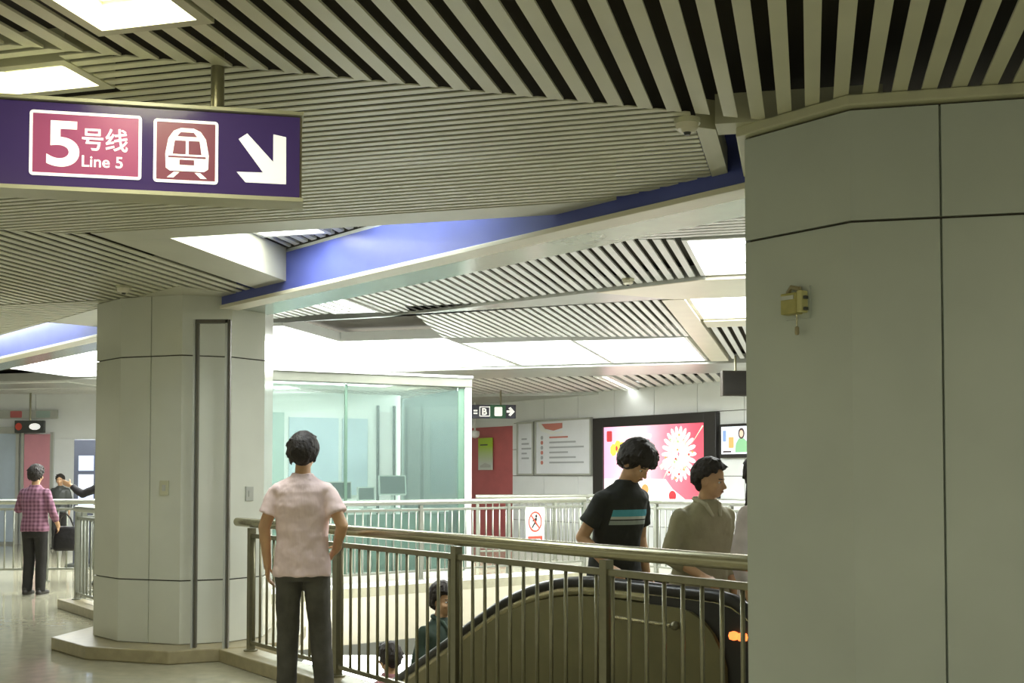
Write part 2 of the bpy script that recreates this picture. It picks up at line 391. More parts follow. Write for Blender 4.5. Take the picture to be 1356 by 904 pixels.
ceiling_light((-3.6, -3.35, 19.2, 22.5), Z_HI - 0.02, 'narrow white strip light across the far slats before the advertisement', 12, COOL, M_LAMPH, mframe=M_WHITE)
ceiling_light((-15.5, -13.0, 17.5, 18.7), Z_HI - .05, 'added luminous ceiling panel brightening the white left wall and pink door', LAMP_HIGH * 2.5, COOL, M_LAMPH, mframe=M_WHITE)  # extra panel, added to brighten the left hall and its wall
ceiling_light((-0.2, 1.4, 19.5, 21.5), Z_HI - 0.02, 'luminous ceiling panel in front of the wall television', LAMP_HIGH * 1.4, COOL, M_LAMPH, mframe=M_WHITE)
for q in [(3, 3), (8, 5)]:
    x, y = SB(*q); t = thing('ceiling_light', 'lamp panel under the slab lighting the lower platform', 'light', (x, y, -0.80), 0, 'lower platform lights')
    MB().box((0, 0, 0.02), (2.0, 2.0, 0.03)).build('diffuser', M_LAMPH, t); area('lamp', (0, 0, -0.01), 1.9, 1.9, 160, COOL, parent=t)

# ------------------------------------------------------------------ fascia beam round the well
fb = thing('fascia_beam', 'long boxed ceiling beam with glossy blue purple face and cream lower edge above the railing', 'beam', (*FA(0, 0), Z_LOW - 0.08))
def fb_part(name, t0, t1, w0, w1, z0, z1, m, bevel=0):
    o_ = FA(0, 0)
    poly = [FA(t0, w0), FA(t1, w0), FA(t1, w1), FA(t0, w1)]
    mb = MB(); mb.prism([(p[0] - o_[0], p[1] - o_[1]) for p in poly], z0 - (Z_LOW - .08), z1 - (Z_LOW - .08))
    return mb.build(name, m, fb, bevel=bevel)
x_, y_ = FA(10.6, -0.25)
cv = thing('cove_light', 'lamp strip hidden in the ceiling slot beside the blue beam behind the pale pillar', 'light', (x_, y_, Z_LOW + .30), math.atan2(FD.y, FD.x))
MB().box((0, 0, .03), (5.2, .30, .03)).build('diffuser', M_LAMPH, cv); area('lamp', (0, 0, .01), 5.1, .28, 26, (.80, .92, 1.0), parent=cv)
fb_part('blue_face', -0.55, 16, 0.0, 0.03, 2.875, 3.165, M_PURPLE)
fb_part('cream_edge', -0.55, 16, -0.015, 0.15, 2.845, 2.875, M_CREAM, 0.004)
fb_part('metal_soffit', -0.55, 16, 0.15, BW, 2.855, 2.90, M_SOFFIT)
fb_part('core', -0.55, 16, 0.03, BW, 2.875, 3.2, M_WHITE)

# ------------------------------------------------------------------ pillars clad in panels
def pillar(name, label, pts, z_joints, vsplit, m, ztop, plinth=None, cap=True, group=None):
    cx = sum(p[0] for p in pts) / len(pts); cy = sum(p[1] for p in pts) / len(pts)
    t = thing(name, label, 'pillar', (cx, cy, 0), 0, group)
    P = [Vector((p[0] - cx, p[1] - cy)) for p in pts]
    def off(e):
        out = []
        n = len(P)
        for i in range(n):
            a, b, c = P[i - 1], P[i], P[(i + 1) % n]
            d0, d1 = (b - a).normalized(), (c - b).normalized()
            n0, n1 = Vector((d0.y, -d0.x)), Vector((d1.y, -d1.x))
            mid = (n0 + n1).normalized(); k = e / max(0.3, mid.dot(n0)); out.append(b + mid * k)
        return out
    inner = off(-0.02)
    MB().prism([tuple(p) for p in inner], 0, ztop).build('core', M_JOINT, t)
    g = 0.005
    zs = [0.0 if not plinth else plinth[1]] + list(z_joints) + [ztop - (0.05 if cap else 0)]
    for i in range(len(P)):
        a, b = P[i], P[(i + 1) % len(P)]; L = (b - a).length; d = (b - a) / L; n_ = Vector((d.y, -d.x))
        ia, ib = inner[i], inner[(i + 1) % len(P)]
        cuts = [0] + [c for c in vsplit.get(i, [])] + [1]
        for k in range(len(cuts) - 1):
            e0 = 0 if cuts[k] == 0 else g; e1 = 0 if cuts[k + 1] == 1 else g
            q0, q1 = a + d * (cuts[k] * L + e0), a + d * (cuts[k + 1] * L - e1)
            j0, j1 = ia + (ib - ia) * cuts[k], ia + (ib - ia) * cuts[k + 1]
            for z0, z1 in zip(zs[:-1], zs[1:]):
                MB().prism([tuple(j0), tuple(q0), tuple(q1), tuple(j1)], z0 + g, z1 - g).build('cladding_panel', m, t)
    if plinth: MB().prism([tuple(p) for p in off(plinth[0])], 0, plinth[1]).build('plinth', M_KERB, t, bevel=0.01)
    if cap: MB().prism([tuple(p) for p in off(0.035)], ztop - 0.045, ztop - 0.002).build('cap_trim', M_TRIM, t, bevel=0.006)
    return t
NEARC = [(0.985, 4.70), (1.315, 4.317), (2.25, 4.11), (2.66, 4.28), (2.78, 4.9), (2.5, 5.5), (1.8, 5.78), (1.16, 5.38)]
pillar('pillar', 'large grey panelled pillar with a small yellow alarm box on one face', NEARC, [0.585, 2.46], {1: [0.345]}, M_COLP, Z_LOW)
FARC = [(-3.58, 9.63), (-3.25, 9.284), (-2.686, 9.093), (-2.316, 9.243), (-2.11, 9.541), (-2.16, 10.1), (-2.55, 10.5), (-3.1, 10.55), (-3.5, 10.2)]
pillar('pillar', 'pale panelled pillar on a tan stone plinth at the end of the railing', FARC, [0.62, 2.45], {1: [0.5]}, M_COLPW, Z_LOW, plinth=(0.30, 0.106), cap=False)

# ------------------------------------------------------------------ railings
CYL = {}
def rod_mesh(r, h, m, n=8):
    k = (r, h, m.name)
    if k not in CYL:
        me = MB().lathe((0, 0, 0), [(r, 0), (r, h)], n).mesh('baluster'); me.materials.append(m)
        for p in me.polygons: p.use_smooth = len(p.vertices) == 4
        CYL[k] = me
    return CYL[k]
def railing(label, p, q, post_d, top=1.10, base=0.10, rr=0.036, pitch=0.118, group=None, end_posts=True, ext=(0, 0), low=0.17, ms=None, mb_=None):
    ms, mb_ = ms or M_STEELF, mb_ or M_STEELFB
    p, q = Vector(p), Vector(q); L = (q - p).length; d = (q - p) / L; ang = math.atan2(d.y, d.x)
    t = thing('railing', label, 'railing', (p.x, p.y, 0), ang, group)
    MB().tube([(-ext[0], 0, top), (L + ext[1], 0, top)], rr, 14).build('handrail', ms, t, True)
    MB().box((L / 2, 0, 1.0 - (1.1 - top)), (L, 0.030, 0.034)).build('upper_rail', mb_, t, bevel=0.004)
    MB().box((L / 2, 0, low), (L, 0.030, 0.030)).build('lower_rail', mb_, t, bevel=0.004)
    pm = MB().box((0, 0, (base + top) / 2 - .02), (0.05, 0.05, top - base - .04)).mesh('post'); pm.materials.append(mb_)
    for x in post_d:
        o = link('post', pm, t); o.location = (x, 0, 0)
        MB().lathe((0, 0, base), [(0.055, 0), (0.055, 0.012), (0.03, 0.014)], 12).build('base_flange', mb_, o)
    zm = 1.0 - (1.1 - top); bmesh_ = rod_mesh(0.0105, zm - low, mb_)
    x = pitch / 2
    ps = list(post_d)
    while x < L:
        if all(abs(x - k) > 0.035 for k in ps):
            o = link('baluster', bmesh_, t); o.location = (x, 0, low)
        x += pitch
    return t
railing('near steel railing with round handrail between the two pillars, in front of the escalator', SB(-5.08, 0.03), SB(0.0, 0.03), [0.93, 2.23, 3.66, 5.06], ext=(0.06, 0.25), ms=M_STEEL, mb_=M_STEELB)
railing('steel railing running behind the pale pillar along the left concourse', SB(1.75, 0.03), SB(S_END, 0.03), [0.05, 1.4, 2.78])
railing('far steel railing across the well end before the glass booth, carrying a prohibition sign', SB(S_END + .06, 0.10), SB(S_END + .06, B_END), [0.03, 1.5, 3.0, 4.5, 6.0, 7.44], base=0.05)
railing('steel railing along the far side of the well behind the escalator riders', SB(S_END, B_END + .06), SB(-2.4, B_END + .06), [0.04, 1.4, 2.8, 4.2, 5.6, 6.9], base=0.05)
railing('steel railing standing before the red wall beyond the well', (-0.62, 19.2), (2.2, 19.8), [0.03, 1.4, 2.8], base=0.0)
railing('steel railing behind the woman in the purple plaid shirt', (-8.6, 15.35), (-5.35, 15.75), [0.05, 1.1, 2.15, 3.2], base=0.0)

# ------------------------------------------------------------------ escalator
es = thing('escalator', 'escalator with olive metal side panels and black handrails going down inside the railing', 'escalator', SB3(-3.1, 1.05, 0), ANG_A)
def hz(s):                      # handrail height over s (world s along the well)
    s0, k, r = -3.05, 0.53, 0.55
    if s < s0 - r: return 0.875
    if s > s0 + r: return 0.875 - k * (s - s0)
    return 0.875 - k * (s - s0 + r) ** 2 / (4 * r)
def newel(off, sc=-4.45):
    pts = []; R = 0.40 - off; c = (sc, 0.875 - 0.40)
    for i in range(13):
        a = -PI / 2 - 0.2 + (PI + 0.2) * i / 12
        pts.append((c[0] - R * math.cos(a), c[1] + R * math.sin(a)))
    return pts
def top_curve(off, s_max=4.2, sc=-4.45):
    pts = newel(off, sc); s = sc + .15
    while s < s_max: pts.append((s, hz(s) - off)); s += 0.12
    return pts
def side(bc, name):
    tc = top_curve(0.075, sc=-4.22); smax = tc[-1][0]
    low = [(smax, hz(smax) - 1.55), (-2.6, -1.1), (-4.2, -1.1), (-4.35, -0.45)]
    poly = tc + low; th = 0.05
    n = len(poly); vs_ = [(s + 3.1, -(b_ - 1.05), z) for b_ in (bc - th, bc + th) for s, z in poly]
    fs = [tuple(range(n)), tuple(range(2 * n - 1, n - 1, -1))] + [(i, (i + 1) % n, n + (i + 1) % n, n + i) for i in range(n)]
    MB().add(vs_, fs).build(name, M_CLAD, es)
    nv = newel(0.03) + [(-4.0, .845), (-4.0, -.4), (-4.5, -.4)]; n = len(nv); vs_ = [(s + 3.1, -(b_ - 1.05), z) for b_ in (bc - .03, bc + .03) for s, z in nv]
    MB().add(vs_, [tuple(range(n)), tuple(range(2 * n - 1, n - 1, -1))] + [(i, (i + 1) % n, n + (i + 1) % n, n + i) for i in range(n)]).build('newel_cover', M_RUBBER, es)
    hr = MB().tube([(s + 3.1, -(bc - 1.05), z) for s, z in top_curve(0.0)], 0.036, 10); hr.build('handrail', M_RUBBER, es, True)
    MB().tube([(s + 3.1, -(bc - 1.05), z) for s, z in top_curve(0.045)], 0.030, 8).build('handrail_track', M_STEEL, es, True)
side(0.50, 'side_panel'); side(1.62, 'side_panel')
for i in range(16):
    z = -0.22 - 0.212 * i; x = 0.15 + 0.4 * i
    MB().box((x + 0.2, 0, z - 0.09), (0.42, 0.98, 0.18)).build('step', M_STEELB, es)
MB().box((-0.65, 0, 0.008), (1.56, 0.98, 0.016)).build('landing_plate', M_STEEL, es)
MB().tube([(-1.10, 0.625, 0.71), (-0.68, 0.625, 0.71)], 0.010, 8).build('grab_bar', M_STEEL, es, True)
MB().lathe((-1.13, 0.625, 0.69), [(0.005, 0), (0.022, .01), (0.026, .025), (0.018, .04), (0.004, .046)], 12).build('bar_knob', M_STEELB, es, True)
M_GLOW = mat('orange_indicator', (1, 0.25, 0.05), 0.4, emit=2.2, ecol=(1.0, 0.22, 0.05))
for k in range(2):
    MB().lathe((-1.545 + 0.055 * k, 0.59, 0.70), [(0.004, -.022), (0.022, -.016), (0.027, 0), (0.022, .016), (0.004, .022)], 12).build('indicator_lamp', M_GLOW, es, True)

# ------------------------------------------------------------------ shutter guide frame at the pale pillar
M_FRAME = mat('dark_steel_frame', (0.13, 0.12, 0.095), 0.4, 0.4)
sg = thing('shutter_frame', 'slim dark steel door frame standing against the pale pillar', 'frame', (-2.40, 8.93, 0.1))
for x, y in ((-0.13, 0.02), (0.125, 0.02)):
    MB().box((x - .011, y, 1.31), (0.016, 0.05, 2.62)).build('upright', M_GRAYP, sg); MB().box((x + .011, y + .01, 1.31), (0.018, 0.04, 2.62)).build('upright', M_FRAME, sg)
MB().box((0, 0.02, 2.605), (0.26, 0.05, 0.03)).build('head_bar', M_FRAME, sg)

# ------------------------------------------------------------------ flat writing
def text_mesh(body, size_w, size_h, m, parent, loc, name='lettering', bold=0.0, rot=(PI / 2, 0, 0), depth=0.0015):
    c = bpy.data.curves.new('lettering', 'FONT'); c.body = body; c.offset = bold; c.extrude = 0.01
    o = bpy.data.objects.new('lettering', c); COL.objects.link(o); bpy.context.view_layer.update()
    me = bpy.data.meshes.new_from_object(o.evaluated_get(bpy.context.evaluated_depsgraph_get()))
    bpy.data.objects.remove(o); bpy.data.curves.remove(c)
    xs = [v.co.x for v in me.vertices]; ys = [v.co.y for v in me.vertices]
    cx, cy = (max(xs) + min(xs)) / 2, (max(ys) + min(ys)) / 2
    sx, sy = size_w / (max(xs) - min(xs)), size_h / (max(ys) - min(ys))
    for v in me.vertices: v.co = ((v.co.x - cx) * sx, (v.co.y - cy) * sy, v.co.z * depth / 0.01)
    me.materials.clear(); me.materials.append(m)
    ob = link(name, me, parent); ob.location = loc; ob.rotation_euler = rot
    return ob
def flat(pts, m, parent, y=0.0, th=0.002, name='mark'):
    """outline in the local x-z plane, thin slab towards -y"""
    n = len(pts); vs_ = [(p[0], y, p[1]) for p in pts] + [(p[0], y - th, p[1]) for p in pts]
    fs = [tuple(range(n)), tuple(range(2 * n - 1, n - 1, -1))] + [(i, (i + 1) % n, n + (i + 1) % n, n + i) for i in range(n)]
    return MB().add(vs_, fs).build(name, m, parent)
def rrect(x0, x1, z0, z1, r, n=5):
    out = []
    for cx, cz, a0 in ((x1 - r, z1 - r, 0), (x0 + r, z1 - r, PI / 2), (x0 + r, z0 + r, PI), (x1 - r, z0 + r, 1.5 * PI)):
        out += [(cx + r * math.cos(a0 + PI / 2 * k / n), cz + r * math.sin(a0 + PI / 2 * k / n)) for k in range(n + 1)]
    return out
def disc(cx, cz, rx, rz, n=20, a0=0.0): return [(cx + rx * math.cos(a0 + 2 * PI * k / n), cz + rz * math.sin(a0 + 2 * PI * k / n)) for k in range(n)]
def hollow(x0, x1, z0, z1, w, m, parent, y, th=0.002, name='border', r=0.012):
    a, b = rrect(x0, x1, z0, z1, r), rrect(x0 + w, x1 - w, z0 + w, z1 - w, max(0.002, r - w))
    n = len(a); vs_ = [(p[0], yy, p[1]) for yy in (y, y - th) for p in a + b]
    fs = []
    for k in range(n):
        j = (k + 1) % n
        fs += [(k, j, n + j, n + k), (2 * n + k, 3 * n + k, 3 * n + j, 2 * n + j), (k, 2 * n + k, 2 * n + j, j), (n + k, n + j, 3 * n + j, 3 * n + k)]
    return MB().add(vs_, fs).build(name, m, parent)
M_INK = mat('sign_white', (0.92, 0.92, 0.88), 0.5, emit=0.55, ecol=(1, 1, 0.95))
M_SIGNB = mat('sign_indigo', (0.055, 0.035, 0.11), 0.16, 0, 0.08, 2, emit=0.06, ecol=(0.30, 0.16, 0.75))
M_SIGNP = mat('sign_magenta', (0.36, 0.07, 0.17), 0.35, 0, 0.05, 3, emit=0.10, ecol=(0.80, 0.22, 0.45))
M_SIGNM = mat('sign_maroon', (0.22, 0.06, 0.09), 0.35, emit=0.08, ecol=(0.7, 0.16, 0.26))

# ------------------------------------------------------------------ hanging line sign
sa = math.atan2(0.2, 0.999)
hs = thing('hanging_sign', 'long indigo hanging sign reading 5号线 Line 5 with a train symbol and an arrow', 'sign', (-0.757, 4.0, 2.458), sa)
SL = 2.3
MB().box((-SL / 2, 0.06, 0.161), (SL, 0.11, 0.30)).build('case', M_KERB, hs, bevel=0.004)
MB().box((-SL / 2 - 0.002, 0.005, 0.161), (SL - 0.012, 0.012, 0.292)).build('face', M_SIGNB, hs)
MB().box((-SL / 2, 0.055, 0.006), (SL + 0.01, 0.14, 0.014)).build('lower_trim', M_TRIM, hs); MB().box((-SL / 2, 0.055, 0.318), (SL + 0.01, 0.14, 0.012)).build('upper_trim', M_TRIM, hs)
flat(rrect(-0.916, -0.556, 0.056, 0.272, 0.014), M_SIGNP, hs, -0.001, name='line_panel'); hollow(-0.921, -0.552, 0.051, 0.277, 0.010, M_INK, hs, -0.001, 0.004)
text_mesh('5', 0.108, 0.160, M_INK, hs, (-0.812, -0.0025, 0.164), 'numeral', 0.02)
text_mesh('号线', 0.152, 0.080, M_INK, hs, (-0.674, -0.0025, 0.186), bold=0.012); text_mesh('Line 5', 0.135, 0.040, M_INK, hs, (-0.682, -0.0025, 0.108), bold=0.012)
flat(rrect(-0.508, -0.296, 0.052, 0.268, 0.012), M_SIGNM, hs, -0.001, name='icon_panel'); hollow(-0.512, -0.292, 0.048, 0.272, 0.010, M_INK, hs, -0.001, 0.004)
tr = flat([(-0.470, 0.100), (-0.472, 0.15), (-0.462, 0.205), (-0.444, 0.232), (-0.42, 0.243), (-0.376, 0.243), (-0.352, 0.232), (-0.334, 0.205), (-0.324, 0.15), (-0.326, 0.100), (-0.34, 0.09), (-0.456, 0.09)], M_INK, hs, -0.003, name='train_symbol')
for w in ([(-0.447, 0.150), (-0.403, 0.150), (-0.403, 0.198), (-0.440, 0.198)], [(-0.393, 0.150), (-0.349, 0.150), (-0.356, 0.198), (-0.393, 0.198)], [(-0.432, 0.213), (-0.364, 0.213), (-0.376, 0.228), (-0.42, 0.228)],
          [(-0.424, 0.112), (-0.374, 0.112), (-0.374, 0.130), (-0.424, 0.130)], [(-0.462, 0.137), (-0.334, 0.137), (-0.334, 0.143), (-0.462, 0.143)]):
    flat(w, M_SIGNM, tr, -0.005, 0.001, 'train_window')
for w in ([(-0.443, 0.086), (-0.424, 0.086), (-0.444, 0.066), (-0.466, 0.066)], [(-0.372, 0.086), (-0.353, 0.086), (-0.330, 0.066), (-0.352, 0.066)]): flat(w, M_INK, hs, -0.003, name='rail_foot')
flat([(-0.222, 0.216), (-0.192, 0.238), (-0.101, 0.140), (-0.101, 0.240), (-0.056, 0.232), (-0.055, 0.062), (-0.197, 0.062), (-0.228, 0.098), (-0.136, 0.100)], M_INK, hs, -0.001, name='arrow')
for x in (-0.30, -1.9):
    MB().tube([(x, 0.06, 0.32), (x, 0.06, 0.56)], 0.024, 12).build('hanger', M_STEELB, hs, True)

# ------------------------------------------------------------------ small fittings
def detector(x, y, z, label, r=0.055):
    t = thing('smoke_detector', label, 'detector', (x, y, z))
    MB().lathe((0, 0, -0.02), [(r, 0), (r, 0.02)], 20).build('base', M_TRIM, t, True)
    MB().lathe((0, 0, -0.055), [(r * .45, 0), (r * .8, .012), (r * .86, .035)], 20).build('head', M_CREAM, t, True)
    MB().lathe((0, 0, -0.066), [(r * .2, 0), (r * .3, .011)], 12).build('sensor', M_DARK, t, True)
detector(0.726, 4.596, Z_LOW, 'round cream smoke detector on the slats beside the grey pillar')
detector(-3.03, 8.70, Z_LOW, 'round cream smoke detector on the ceiling above the pale pillar', 0.06)
detector(1.02, 9.8, Z_HI, 'small pale detector on the slats beside the large luminous panel')
fa = math.atan2(4.317 - 4.70, 1.315 - 0.985)
def on_facet(f): return (0.985 + (1.315 - 0.985) * f, 4.70 + (4.317 - 4.70) * f)
ax_, ay_ = on_facet(0.52)
ab = thing('alarm_box', 'small yellowish plastic alarm box with hanging pull rod on the grey pillar', 'alarm box', (ax_, ay_, 2.17), fa)
M_YEL = mat('aged_yellow_plastic', (0.44, 0.40, 0.13), 0.4, 0, 0.1, 30); M_YEL2 = mat('pale_yellow_plastic', (0.58, 0.54, 0.24), 0.4)
MB().box((0, -0.004, 0.0), (0.115, 0.008, 0.13)).build('back_plate', M_COLP, ab)
MB().box((-0.012, -0.03, -0.005), (0.075, 0.05, 0.085)).build('housing', M_YEL, ab, bevel=0.005)
MB().box((0.036, -0.028, 0.0), (0.026, 0.046, 0.088)).build('cover', M_YEL2, ab, bevel=0.005)
MB().box((-0.015, -0.056, 0.018), (0.06, 0.004, 0.016)).build('label_strip', M_GRAYP, ab)
MB().tube([(-0.03, -0.03, 0.04), (-0.01, -0.035, 0.062), (0.03, -0.03, 0.05)], 0.010, 8).build('cable_hook', M_KERB, ab, True)
for z in (-0.03, 0.015): MB().box((0.054, -0.03, z), (0.012, 0.02, 0.012)).build('clip', M_DARK, ab)
MB().tube([(0.012, -0.03, -0.045), (0.012, -0.03, -0.098)], 0.004, 8).build('pull_rod', M_STEEL, ab, True)
MB().lathe((0.012, -0.03, -0.132), [(0.006, 0), (0.009, .006), (0.009, .03), (0.005, .034)], 10).build('rod_grip', M_KERB, ab, True)
def plate(x, y, z, rz, label, m):
    t = thing('switch_plate', label, 'switch', (x, y, z), rz)
    MB().box((0, -0.006, 0), (0.085, 0.012, 0.12)).build('cover', m, t, bevel=0.003); MB().box((0, -0.014, 0), (0.03, 0.006, 0.05)).build('rocker', M_GRAYP, t)
fa2 = math.atan2(9.093 - 9.284, -2.686 + 3.25)
plate(-2.83, 9.142, 1.37, fa2, 'small cream switch plate on the front face of the pale pillar', M_TRIM)
fa3 = math.atan2(9.541 - 9.243, -2.11 + 2.316)
plate(-2.205, 9.404, 1.32, fa3, 'small grey switch plate on the narrow side face of the pale pillar', M_GRAYP)
hb = thing('hanging_screen', 'small black screen housing hanging from the ceiling beside the grey pillar', 'screen', (3.20, 16.0, 2.60), 0.1)
MB().box((0, 0, 0.18), (0.42, 0.12, 0.36)).build('case', mat('brown_black_case', (0.035, 0.028, 0.02), 0.5), hb, bevel=0.006); MB().box((0, -0.062, 0.18), (0.38, 0.01, 0.31)).build('screen', M_BLACK, hb)
MB().tube([(0, 0, 0.36), (0, 0, 0.58)], 0.018, 8).build('hanger', M_STEELB, hb, True)

# ------------------------------------------------------------------ far wall of white panels
W0 = (2.846, 22.0)
def WL(t, off=0.0): return (W0[0] + t * AX - off * AY, W0[1] + t * AY + off * AX)   # t along the wall, off = out towards the hall
WR = ANG_A + PI                                              # local +x runs to the right along the wall, -y faces the hall
wb = MB(); wb.prism([WL(-8, -0.05), WL(4.68, -0.05), WL(4.68, -0.3), WL(-8, -0.3)], 0, 3.4)
wall = structure(wb.build('wall_far', M_JOINT))
pm = {}
def wpanel(t0, t1, z0, z1, m, parent=wall, name='wall_panel', d=0.045):
    MB().prism([WL(t0 + .006, -0.055), WL(t1 - .006, -0.055), WL(t1 - .006, -0.055 + d), WL(t0 + .006, -0.055 + d)], z0 + .006, z1 - .006).build(name, m, parent)
for i in range(11):
    t0 = 4.68 - 1.15 * (i + 1)
    for z0, z1 in ((0, .45), (.45, .95), (.95, 1.45), (1.45, 2.05), (2.05, 2.65), (2.65, 3.36)): wpanel(t0, t0 + 1.15, z0, z1, M_WALL)
wb = MB(); wb.prism([WL(4.70, -0.05), WL(6.4, -0.05), WL(6.4, -0.3), WL(4.70, -0.3)], 0, 2.60)
rw = structure(wb.build('wall_red', M_RED))
wb = MB(); wb.prism([WL(4.70, -0.04), WL(14, -0.04), WL(14, -0.3), WL(4.70, -0.3)], 2.602, 3.4)
structure(wb.build('wall_red_header', M_WALL))
wb = MB(); wb.prism([WL(6.42, -0.05), WL(14, -0.05), WL(14, -0.3), WL(6.42, -0.3)], 0, 2.60)
structure(wb.build('wall_behind_booth', M_WHITE))
def on_wall(name, label, cat, t, z, off=0.0, group=None):
    x, y = WL(t, off); return thing(name, label, cat, (x, y, z), WR, group)
# advertisement light box
def ad_mat():
    m = bpy.data.materials.new('advert_print'); m.use_nodes = True; nt = m.node_tree; b = nt.nodes['Principled BSDF']
    tc = nt.nodes.new('ShaderNodeTexCoord'); sp = nt.nodes.new('ShaderNodeSeparateXYZ'); r = nt.nodes.new('ShaderNodeValToRGB'); nz = nt.nodes.new('ShaderNodeTexNoise')
    ad = nt.nodes.new('ShaderNodeMath'); ad.operation = 'MULTIPLY_ADD'; ad.inputs[1].default_value = 0.12
    nz.inputs['Scale'].default_value = 2.0
    nt.links.new(tc.outputs['Generated'], sp.inputs[0]); nt.links.new(tc.outputs['Object'], nz.inputs['Vector'])
    nt.links.new(nz.outputs['Fac'], ad.inputs[0]); nt.links.new(sp.outputs['X'], ad.inputs[2]); nt.links.new(ad.outputs[0], r.inputs['Fac'])
    e = r.color_ramp.elements; e[0].position = 0.05; e[0].color = (0.90, 0.42, 0.60, 1); e[1].position = 1.0; e[1].color = (0.62, 0.05, 0.10, 1)
    x = e.new(0.4); x.color = (0.95, 0.74, 0.80, 1); x = e.new(0.72); x.color = (0.72, 0.20, 0.28, 1)
    b.inputs['Base Color'].default_value = (0.3, 0.1, 0.1, 1); nt.links.new(r.outputs[0], b.inputs['Emission Color']); b.inputs['Emission Strength'].default_value = 1.5
    return m
def glow(name, c, s=1.0): return mat(name, tuple(k * .5 for k in c), 0.5, emit=s, ecol=c)
lb = on_wall('light_box', 'big glowing red and pink advertisement light box in a black frame', 'advertisement', 0.07, 0.95)
MB().box((0, 0.0, 0.845), (3.42, 0.10, 1.69)).build('back_case', M_BLACK, lb)
for x, w in ((-1.56, 0.30), (1.555, 0.31)): MB().box((x, -0.07, 0.845), (w, 0.08, 1.69)).build('frame', M_BLACK, lb, bevel=0.01)
MB().box((0, -0.07, 1.595), (2.82, 0.08, 0.19)).build('frame', M_BLACK, lb, bevel=0.01); MB().box((0, -0.07, 0.02), (2.82, 0.08, 0.04)).build('frame', M_BLACK, lb, bevel=0.01)
MB().box((0, -0.055, 0.77), (2.82, 0.01, 1.47)).build('screen', ad_mat(), lb)
G_Y, G_W, G_C = glow('advert_yellow', (1.0, 0.82, 0.12), 1.0), glow('advert_white', (1, 0.97, 0.9), 1.1), glow('advert_cream', (1, 0.92, 0.68), 1.0)
G_R, G_O, G_G = glow('advert_red', (0.75, 0.07, 0.08), 0.8), glow('advert_orange', (1, 0.45, 0.15), 0.9), glow('advert_green', (0.5, 0.75, 0.4), 0.8)
flat([(-1.40, 0.045), (0.9, 0.045), (0.55, 0.25), (0.36, 0.44), (-1.40, 0.44)], G_W, lb, -0.061, 0.002, 'print_band')
rnd = random.Random(3)
for k in range(9):
    x = -1.12 + 0.13 * k; z = 1.03 + 0.07 * math.sin(k * 1.3)
    flat(disc(x, z, 0.10, 0.13, 7, k), G_Y, lb, -0.062, 0.002, 'print_letter')
for k in range(7): flat(disc(-1.02 + 0.17 * k, 1.06, 0.035, 0.06, 5, k * .8), G_O if k % 2 else G_R, lb, -0.0655, 0.001, 'print_letter')
for k in range(5): flat(disc(-0.55 + 0.12 * k, 1.29, 0.06, 0.05, 6, k), G_W, lb, -0.062, 0.002, 'print_letter')
flat(rrect(-1.32, -1.16, 1.20, 1.42, 0.03), G_R, lb, -0.062, 0.002, 'print_seal'); flat(disc(-0.2, 0.24, 0.10, 0.10, 12), G_O, lb, -0.0645, 0.001, 'print_seal')
# a generic sunburst of pale petals
for ring, n, r0, rl_, m_ in ((0, 22, 0.30, 0.20, G_W), (1, 18, 0.16, 0.16, G_C), (2, 10, 0.05, 0.12, G_W)):
    for k in range(n):
        a = 2 * PI * k / n + ring * .2; c = (0.72 + (r0 + rl_ / 2) * .85 * math.cos(a), 0.92 + (r0 + rl_ / 2) * 1.05 * math.sin(a))
        p = [(c[0] + rl_ * .62 * math.cos(q) * math.cos(a) - 0.045 * math.sin(q) * math.sin(a), c[1] + rl_ * .62 * math.cos(q) * math.sin(a) + 0.045 * math.sin(q) * math.cos(a)) for q in [2 * PI * j / 8 for j in range(8)]]
        flat(p, m_, lb, -0.062 - .003 * ring - .0008 * (k % 2), 0.0015, 'print_petal')
for k in range(16):
    a = rnd.random() * 6.28; r = 0.5 * rnd.random() ** .5
    flat(disc(0.72 + r * .8 * math.cos(a), 0.92 + r * math.sin(a), 0.03, 0.025, 6, a), (G_O, G_G, G_R)[k % 3], lb, -0.073, 0.001, 'print_dot')
for p in ([(0.25, 0.62), (0.62, 0.86), (0.58, 0.92), (0.2, 0.70)], [(0.3, 0.44), (0.45, 0.62), (0.42, 0.64)], [(-0.05, 0.44), (-0.12, 0.75), (-0.15, 0.73)], [(1.05, 1.1), (1.36, 1.44), (1.33, 1.45)]): flat(p, G_C, lb, -0.062, 0.002, 'print_ray')
flat(disc(0.55, 0.12, 0.10, 0.10, 12), G_R, lb, -0.0645, 0.001, 'print_dot')
area('lamp', (0, -0.13, 0.8), 2.6, 1.3, 16, (1.0, 0.80, 0.78), rot=(-PI / 2, 0, 0), parent=lb)
# television
tv = on_wall('television', 'flat wall television showing a presenter in green beside the advertisement frame', 'television', -2.24, 1.78)
MB().box((0, -0.04, 0.31), (1.08, 0.10, 0.62)).build('case', M_BLACK, tv, bevel=0.012)
MB().box((0, -0.093, 0.32), (0.96, 0.008, 0.50)).build('screen', glow('tv_picture', (0.88, 0.92, 1.0), 0.95), tv)
G_SK, G_DK, G_GR = glow('tv_skin', (0.9, 0.66, 0.5), .8), glow('tv_hair', (0.10, 0.07, 0.06), .6), glow('tv_green', (0.30, 0.62, 0.33), .8)
flat(disc(0.0, 0.44, 0.075, 0.10, 14), G_DK, tv, -0.098, 0.001, 'picture_hair'); flat(disc(0.0, 0.435, 0.045, 0.065, 14), G_SK, tv, -0.0995, 0.001, 'picture_face')
flat([(-0.15, 0.10), (0.17, 0.10), (0.14, 0.28), (0.06, 0.35), (-0.06, 0.35), (-0.13, 0.26)], G_GR, tv, -0.098, 0.001, 'picture_jacket')
